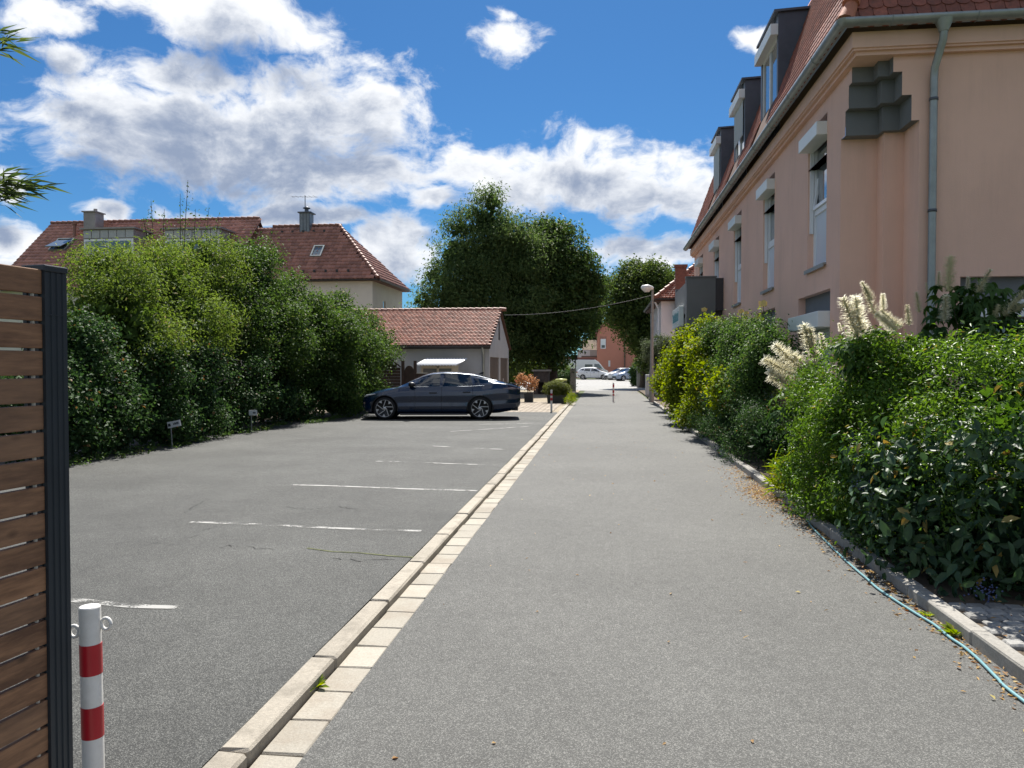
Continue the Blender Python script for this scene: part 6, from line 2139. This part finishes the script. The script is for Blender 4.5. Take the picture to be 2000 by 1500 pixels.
# ---- right-hand strip
GR = 'shrubs of the planted strip on the right'
pv_ = plant('privet_hedge', 'large sunlit privet hedge by the setts, glossy small leaves', 'hedge',
            [(3.45, 7.05, .95, 1.08, 1.15, .98), (3.3, 8.75, .98, .98, 1.25, 1.02), (4.9, 7.3, .95, 1.2, 1.2, .98), (2.76, 7.9, .75, .55, 1.3, .72), (2.76, 9.1, .75, .54, .95, .72), (4.3, 9.0, .95, .9, 1.3, .98)],
            150000, .047, LEAF_PRIV, 61, .03, base=(3.4, 9, .05), group=GR, clump=9, cr=.075, boxy=.62, aspect=.42, shell=.07, inner=.12, up=.5, tint_by_clump=.4, sub=(330, .22), core=.02)
mh = plant('mahonia_bush', 'dark glossy mahonia bush with blue berries in front of the privet', 'bush',
           [(3.15, 6.1, .62, .72, .52, .66), (4.0, 6.05, .70, .75, .52, .74), (4.9, 6.1, .8, .8, .55, .8), (2.68, 6.9, .55, .46, .75, .58), (3.7, 6.0, 1.15, .6, .45, .5)],
           9000, .095, LEAF_MAH, 62, .02, base=(3.6, 6.15, .05), group=GR, clump=6, cr=.09, boxy=.75, aspect=.5, shell=.12, inner=.2, six=True, droop=.6)
# the largest mahonia leaves, each a leaf of its own
lv, lf = leaf_geo(np.array([[0, 0, 0.]]), np.array([[0, 0, 1.]]), np.array([1.0]), np.array([.5]), np.random.default_rng(1), 0, True)
a0 = math.atan2(lv[3][1], lv[3][0])
rot = np.array([[math.cos(-a0), -math.sin(-a0), 0], [math.sin(-a0), math.cos(-a0), 0], [0, 0, 1]])
lv = lv @ rot.T
big = [fast_mesh('leaf', lv, lf, LEAF_MAH, tint=np.full(6, tt)) for tt in (.15, .35, .6, .85, .97)]
rg = np.random.default_rng(63)
lp_, ln_ = sample_lobes([(3.15, 6.05, .62, .72, .56, .66), (4.0, 6.0, .72, .75, .56, .74), (3.6, 5.95, 1.15, .6, .5, .5), (2.68, 6.8, .55, .50, .75, .58)], 520, rg, .03, .75, .08, 0)
k = 0
for p, nn_ in zip(lp_, ln_):
    if k >= 230 or (nn_[1] > .25 and nn_[0] > -.3):
        continue
    q = Vector(unit(nn_ * .8 + rg.normal(size=3) * .35 + np.array([0, 0, .25]))).to_track_quat('Z', 'Y')
    o = piece('leaf', big[[0, 1, 1, 2, 2, 3, 3, 4][k % 8] if k % 19 else 4], mh, tuple(p + nn_ * .04), (q @ Matrix.Rotation(rg.uniform(0, 6.28), 3, 'Z').to_quaternion()).to_euler(), (rg.uniform(.10, .155),) * 3)
    k += 1
bm_ = MB()
for (cx, cz, cy) in ((at_y(1925, 1155, 5.55).x, at_y(1925, 1155, 5.55).z, 5.55), (at_y(1690, 950, 7.0).x, at_y(1690, 950, 7.0).z, 7.0)):
    bb = MB()
    for j in range(46):
        p = Vector((cx + random.gauss(0, .045), cy + random.gauss(0, .03), max(.08, cz + random.gauss(0, .04))))
        bb.lathe([(.0005, -.006), (.006, -.003), (.0065, .002), (.0005, .0065)], 6, tuple(p))
    bb.build('berry_cluster', M_BERRY, mh, kind='stuff')

plant('box_shrub', 'low dark clipped shrubs along the kerb below the rose', 'shrub',
      [(2.72, 12.9, .5, .48, .7, .55), (2.66, 14.2, .55, .46, .75, .6), (2.62, 15.7, .58, .44, .8, .64), (2.62, 17.2, .55, .42, .8, .6), (2.6, 18.8, .55, .42, .9, .6)],
      42000, .04, LEAF_IVY, 64, .02, base=(2.68, 15.5, .05), group=GR, clump=9, cr=.07, boxy=.8, aspect=.5, shell=.10, sub=(120, .22))
plant('rose_bush', 'tall rose bush with yellow roses before the shuttered windows', 'bush',
      [lx(1500, 690, 2.95, 46, sx=.7), lx(1455, 690, 2.9, 46, sx=.7), lx(1415, 670, 2.9, 34), lx(1478, 652, 3.05, 22), lx(1440, 640, 3.0, 14), lx(1505, 655, 3.05, 20), lx(1470, 740, 2.75, 44, sx=.6), lx(1430, 720, 2.75, 34), lx(1390, 650, 2.95, 16)],
      30000, .06, LEAF_ROSE, 65, .02, group=GR, clump=6, cr=.12, aspect=.58, shell=.2, inner=.2, sub=(80, .30))
rb = bpy.data.objects['rose_bush']
for (px, py, r_) in ((1376, 607, .12), (1491, 596, .11), (1448, 610, .085), (1458, 613, .07)):
    X_ = 2.95
    c = at_x(px, py, X_)
    b = MB(); b.tube([Vector((c.x, c.y, 2.0)), Vector((c.x + .02, c.y, (c.z + 2.0) / 2)), c], [.012, .008, .006], 5); b.build('stem', M_STEM, rb)
    b = MB()
    for j in range(16):
        a = j * 2.4; rr = r_ * (.25 + .75 * j / 16)
        n_ = Vector((math.cos(a), math.sin(a), .35)).normalized(); tz = Vector((0, 0, 1))
        tg = n_.cross(tz).normalized(); cc_ = c + n_ * rr * .6
        b.add([cc_ - tg * rr * .5 - Vector((0, 0, rr * .4)), cc_ + tg * rr * .5 - Vector((0, 0, rr * .4)), cc_ + n_ * rr * .3 + tg * rr * .4 + Vector((0, 0, rr * .4)), cc_ + n_ * rr * .35 + Vector((0, 0, rr * .55)), cc_ + n_ * rr * .3 - tg * rr * .4 + Vector((0, 0, rr * .4))], [(0, 1, 2, 3, 4)])
    b.build('rose', M_ROSE, rb)
    foliage('sprig_leaves', [(c.x, c.y, c.z - .18, .12, .14, .14)], 40, .05, LEAF_VINE, rb, int(px), clump=4, cr=.05)
plant('vine_thicket', 'bright yellow-green vine thicket spilling over the kerb', 'bush',
      [lx(1325, 712, 2.55, 34), lx(1355, 690, 2.65, 40), lx(1395, 695, 2.7, 44, sx=.8), lx(1345, 750, 2.5, 44, sx=.8), lx(1390, 760, 2.55, 48, sx=.7), lx(1425, 780, 2.55, 44, sx=.6), lx(1310, 745, 2.5, 26), lx(1375, 650, 2.8, 22), lx(1330, 785, 2.5, 26), lx(1365, 800, 2.5, 30)],
      46000, .085, LEAF_VINE, 66, .03, group=GR, clump=7, cr=.13, aspect=.72, shell=.16, sub=(110, .34))
# dry grass fan near the privet
plant('grass_clump', 'arching pale grass clump at the kerb before the privet', 'grass',
      [(2.38, 10.05, .30, .16, .22, .26), (2.36, 10.5, .22, .14, .2, .2)], 420, .26, LEAF_VINE, 67, .006, clump=6, cr=.05, aspect=.05, up=.9, droop=-.9, group=GR, core=0)

# ---- bottlebrush buckeyes: big palmate leaves and cream flower spikes, each its own piece
lfl_v, lfl_f = [], []
for j, a in enumerate((-1.25, -.62, 0, .62, 1.25)):
    L_ = 1.0 - .18 * abs(j - 2)
    v_, f_ = leaf_geo(np.array([[0, 0, 0.]]), np.array([[0, 0, 1.]]), np.array([L_]), np.array([L_ * .42]), np.random.default_rng(1), 0, True)
    aa = a - math.atan2(v_[3][1], v_[3][0])
    rm = np.array([[math.cos(aa), -math.sin(aa), 0], [math.sin(aa), math.cos(aa), 0], [0, 0, 1]])
    v_ = v_ @ rm.T
    v_[:, 2] -= (v_[:, 0] ** 2 + v_[:, 1] ** 2) * .35
    lfl_f += [tuple(x + len(lfl_v) for x in q) for q in f_.tolist()]; lfl_v += v_.tolist()
palm = [fast_mesh('leaf', lfl_v, lfl_f, LEAF_BUCK, tint=np.full(len(lfl_f), tt)) for tt in (.2, .5, .8)]


def spike_mesh(seed):
    rr = random.Random(seed)
    vs, fs = [], []
    for j in range(800):
        h = rr.random() ** .9
        a = rr.uniform(0, 6.28); ln = (.085 + .07 * (1 - h)) * rr.uniform(.5, 1.25)
        p = Vector((0, 0, h)); d = Vector((math.cos(a), math.sin(a), rr.uniform(-.1, .6))).normalized()
        e = d.cross(Vector((0, 0, 1))).normalized() * .0095
        k = len(vs)
        vs += [tuple(p - e), tuple(p + e), tuple(p + d * ln * 1.6 + e * .6), tuple(p + d * ln * 1.6 - e * .6)]
        fs.append((k, k + 1, k + 2, k + 3))
    return fast_mesh('flower_spike', vs, fs, M_FLOWER)


spk = [spike_mesh(s) for s in range(4)]


def buckeye(label, lobes, nleaf, spikes, seed):
    cx = float(np.mean([l[0] for l in lobes])); cy = float(np.mean([l[1] for l in lobes]))
    t = thing('bottlebrush_buckeye', label, 'shrub', (cx, cy, .05), GR)
    limbs('stem', (cx, cy, .03), [(l[0], l[1], l[2]) for l in lobes], .03, M_BARK, t, seed, .5)
    rg = np.random.default_rng(seed)
    P_, N_ = sample_lobes(lobes, nleaf, rg, .14, 1.0, .3, .15)
    for i in range(len(P_)):
        nn_ = unit(N_[i] * .6 + np.array([0, 0, .8]) + rg.normal(size=3) * .3)
        q = Vector(nn_).to_track_quat('Z', 'Y')
        # leaflets fan outwards
        out = N_[i].copy(); out[2] = -.2
        ang = rg.uniform(-.7, .7)
        Zv = Vector(nn_); Xv = Vector(out) - Zv * Vector(out).dot(Zv)
        Xv = Xv.normalized() if Xv.length > 1e-4 else Zv.orthogonal().normalized()
        Mx = Matrix((Xv, Zv.cross(Xv), Zv)).transposed() @ Matrix.Rotation(ang, 3, 'Z')
        piece('leaf', palm[i % 3], t, tuple(P_[i]), Mx.to_euler(), (rg.uniform(.13, .21),) * 3)
    for j, (c, ln, dx_, dy_) in enumerate(spikes):
        d = Vector((dx_, dy_, 1)).normalized()
        q = d.to_track_quat('Z', 'Y')
        piece('flower_spike', spk[j % 4], t, tuple(c - d * ln * .15), q.to_euler(), (ln * 1.05, ln * 1.05, ln))
    return t


def spikes_px(lst, X=None, Y=None):
    out = []
    for (xb, yb, xt, yt) in lst:
        a = at_x(xb, yb, X) if X else at_y(xb, yb, Y)
        c = at_x(xt, yt, X) if X else at_y(xt, yt, Y)
        if X:   # same depth for the tip
            c = at_y(xt, yt, a.y)
        d = c - a
        out.append((a, d.length * 1.15, d.x / max(d.z, .02), random.uniform(-.5, .1)))
    return out


S1 = spikes_px([(1555, 735, 1490, 700), (1565, 720, 1510, 672), (1590, 700, 1568, 632), (1600, 735, 1540, 690), (1560, 760, 1500, 735), (1590, 690, 1580, 640), (1540, 750, 1496, 722), (1610, 680, 1600, 650)], Y=11.0)
buckeye('bottlebrush buckeye with leaning cream spikes between the rose and privet', [ly(1570, 735, 11.2, 36), ly(1600, 770, 11.1, 46), ly(1550, 800, 11.3, 46)], 120, S1, 71)
S2 = spikes_px([(1672, 650, 1645, 580), (1680, 640, 1660, 575), (1705, 605, 1690, 560), (1700, 580, 1682, 550), (1745, 640, 1705, 612), (1755, 635, 1720, 605), (1642, 645, 1636, 630), (1725, 600, 1720, 572), (1775, 630, 1772, 595)], Y=8.0)
buckeye('bottlebrush buckeye with sunlit cream spikes above the privet, at the house corner', [ly(1690, 665, 8.1, 40, sz=.6), ly(1745, 655, 8.2, 34, sz=.6), ly(1660, 690, 8.1, 36), ly(1720, 700, 8.2, 50)], 45, S2, 72)
S3 = spikes_px([(1852, 560, 1858, 500), (1833, 555, 1832, 530), (1845, 620, 1842, 575), (1890, 560, 1888, 540), (1912, 565, 1930, 525), (1940, 630, 1950, 595), (1965, 610, 1995, 570), (1985, 605, 2010, 585), (1795, 605, 1790, 570), (1812, 570, 1808, 552), (1985, 660, 2000, 640)], Y=9.55)
buckeye('bottlebrush buckeye in shade with dark drooping leaves before the front window', [ly(1860, 590, 9.9, 44), ly(1920, 585, 10, 46), ly(1970, 640, 9.9, 50), ly(1850, 650, 9.9, 56), ly(1920, 650, 9.8, 60), ly(2040, 600, 10, 60)], 260, S3, 73)

# ---- bamboo reaching into the picture at the left edge
bmb = thing('bamboo', 'bamboo with narrow drooping leaves beyond the slatted fence', 'bamboo', (-2.75, 2.75, .05))
b = MB(); PP, DD = [], []
root = Vector((-2.78, 2.72, .05))
for (tx, ty, hz_) in ((12, 60, 3.3), (30, 78, 3.3), (5, 90, 3.3), (62, 350, 3.2), (85, 362, 3.2), (50, 372, 3.2), (25, 340, 3.2), (96, 360, 3.2), (40, 388, 3.2), (5, 372, 3.2), (18, 356, 3.2), (70, 372, 3.2)):
    dv = Vector(ray(tx, ty)); s_ = 3.25 / (dv.y * math.cos(YAW) - dv.x * math.sin(YAW))
    T_ = Vector((0, 0, EYE)) + dv * s_
    dv0 = Vector(ray(-70, ty + 26)); B_ = Vector((0, 0, EYE)) + dv0 * s_
    b.tube([B_, B_.lerp(T_, .5) + Vector((0, 0, .03)), T_ - (T_ - B_).normalized() * .05], [.004, .003, .0015], 5)
    for j in range(11):
        f_ = random.uniform(.35, 1.0)
        PP.append(tuple(B_.lerp(T_, f_) + Vector((random.gauss(0, .006), random.gauss(0, .012), random.gauss(0, .01) + .012 * (1 - abs(2 * f_ - 1))))))
        DD.append(tuple(((T_ - B_).normalized() + Vector((random.gauss(0, .35), random.gauss(0, .35), random.gauss(-.1, .3)))).normalized()))
for k in range(6):
    x = root.x + random.uniform(-.2, .1); y = root.y + random.uniform(-.15, .15)
    b.tube([(x, y, .0), (x + random.uniform(-.05, .05), y, 1.6), (x + random.uniform(-.02, .08), y + random.uniform(-.1, .1), 3.3)], [.012, .010, .004], 6)
b.build('culm', M_STEM, bmb)
vs, fs = [], []
for p, d in zip(PP, DD):
    p, d = Vector(p), Vector(d)
    e = d.cross(Vector((random.gauss(0, 1), random.gauss(0, 1), random.gauss(0, 1)))).normalized()
    ln = random.uniform(.07, .13); w_ = ln * .055
    k = len(vs)
    vs += [tuple(p), tuple(p + d * ln * .35 + e * w_), tuple(p + d * ln - Vector((0, 0, ln * .12))), tuple(p + d * ln * .35 - e * w_)]
    fs += [(k, k + 1, k + 2), (k, k + 2, k + 3)]
link(bpy.data.objects.new('foliage', fast_mesh('foliage', vs, fs, LEAF_BAM, tint=[random.random() for _ in fs])), bmb, kind='stuff')

# ---- fallen leaves and weeds
LIT = leaf_mat('dry_leaf', (0.20, 0.095, 0.035), (0.46, 0.32, 0.13), (0.5, 0.42, 0.16), trans=.2)
pts = []
for k in range(1500):
    y = random.uniform(2.2, 13.5)
    s = abs(random.gauss(0, .11))
    if y > 8.5:
        s *= 1.6
    pts.append((ROADR - .008 - s * random.uniform(.3, 1.5), y, .006))
for k in range(700):
    c = at_z(1480, 965, 0)
    pts.append((min(ROADR - .01, c.x + .05 + random.gauss(0, .13)), c.y + random.gauss(0, .5), .006))
for k in range(420):
    c = at_z(1255, 766, 0)
    pts.append((c.x + random.gauss(0, .6), c.y + random.gauss(0, 2.2), .006))
for k in range(90):
    pts.append((random.uniform(-1.2, 2.2), random.uniform(3, 20), .006))
for k in range(160):
    pts.append((random.uniform(2.4, 4.2), random.uniform(3.6, 5.8), .10))
pts = np.array(pts); rg = np.random.default_rng(81)
nrm = unit(rg.normal(size=pts.shape) * .28 + np.array([0, 0, 1.0]))
v, f = leaf_geo(pts, nrm, rg.uniform(.018, .05, len(pts)), rg.uniform(.008, .026, len(pts)), rg, 0)
link(bpy.data.objects.new('leaf_litter', fast_mesh('leaf_litter', v, f, LIT, tint=np.repeat(rg.random(len(pts)), 2))), kind='stuff', label='dry fallen leaves scattered along the right kerb', cat='leaf litter')


def weed(label, p, r, n, seed):
    t = thing('kerb_weed', label, 'weed', tuple(p))
    rg = np.random.default_rng(seed)
    a = rg.uniform(0, 6.28, n)
    P_ = np.stack([p[0] + np.cos(a) * r * .12, p[1] + np.sin(a) * r * .12, np.full(n, p[2] + .006)], 1)
    vs, fs = [], []
    for i in range(n):
        d = Vector((math.cos(a[i]), math.sin(a[i]), rg.uniform(.3, 1.1))).normalized(); e = d.cross(Vector((0, 0, 1))).normalized()
        ln = r * rg.uniform(.6, 1.1); w_ = ln * .16; q = Vector(P_[i]); k = len(vs)
        vs += [tuple(q), tuple(q + d * ln * .55 + e * w_), tuple(q + d * ln - Vector((0, 0, ln * .2))), tuple(q + d * ln * .55 - e * w_)]
        fs += [(k, k + 1, k + 2), (k, k + 2, k + 3)]
    link(bpy.data.objects.new('leaves', fast_mesh('leaves', vs, fs, LEAF_VINE, tint=rg.random(len(fs)))), t, kind='stuff')


weed('small green weed in the gutter joint beside the granite kerb', at_z(612, 1345, -.005), .10, 26, 1)
weed('green weed against the right kerb beside the blue hose', at_z(1868, 1240, .0), .11, 34, 2)
weed('low weed by the right kerb among dry leaves', at_z(1812, 1205, .0), .07, 20, 3)

# woodland closing the horizon far off to the left and right of the houses
wl = [(x, 95 + 14 * math.sin(x * .13), 3.4 + 1.2 * math.sin(x * .31), 5.5, 5.0, 4.2) for x in list(range(-150, -44, 7)) + list(range(38, 120, 8))]
foliage('far_woodland', wl, 26000, .75, LEAF_MAP, None, 91, clump=8, cr=.8, sub=(220, 1.8), core=.06)
fwd = bpy.data.objects['far_woodland']; fwd['label'] = 'far woodland closing the horizon beyond the houses'; fwd['category'] = 'woodland'
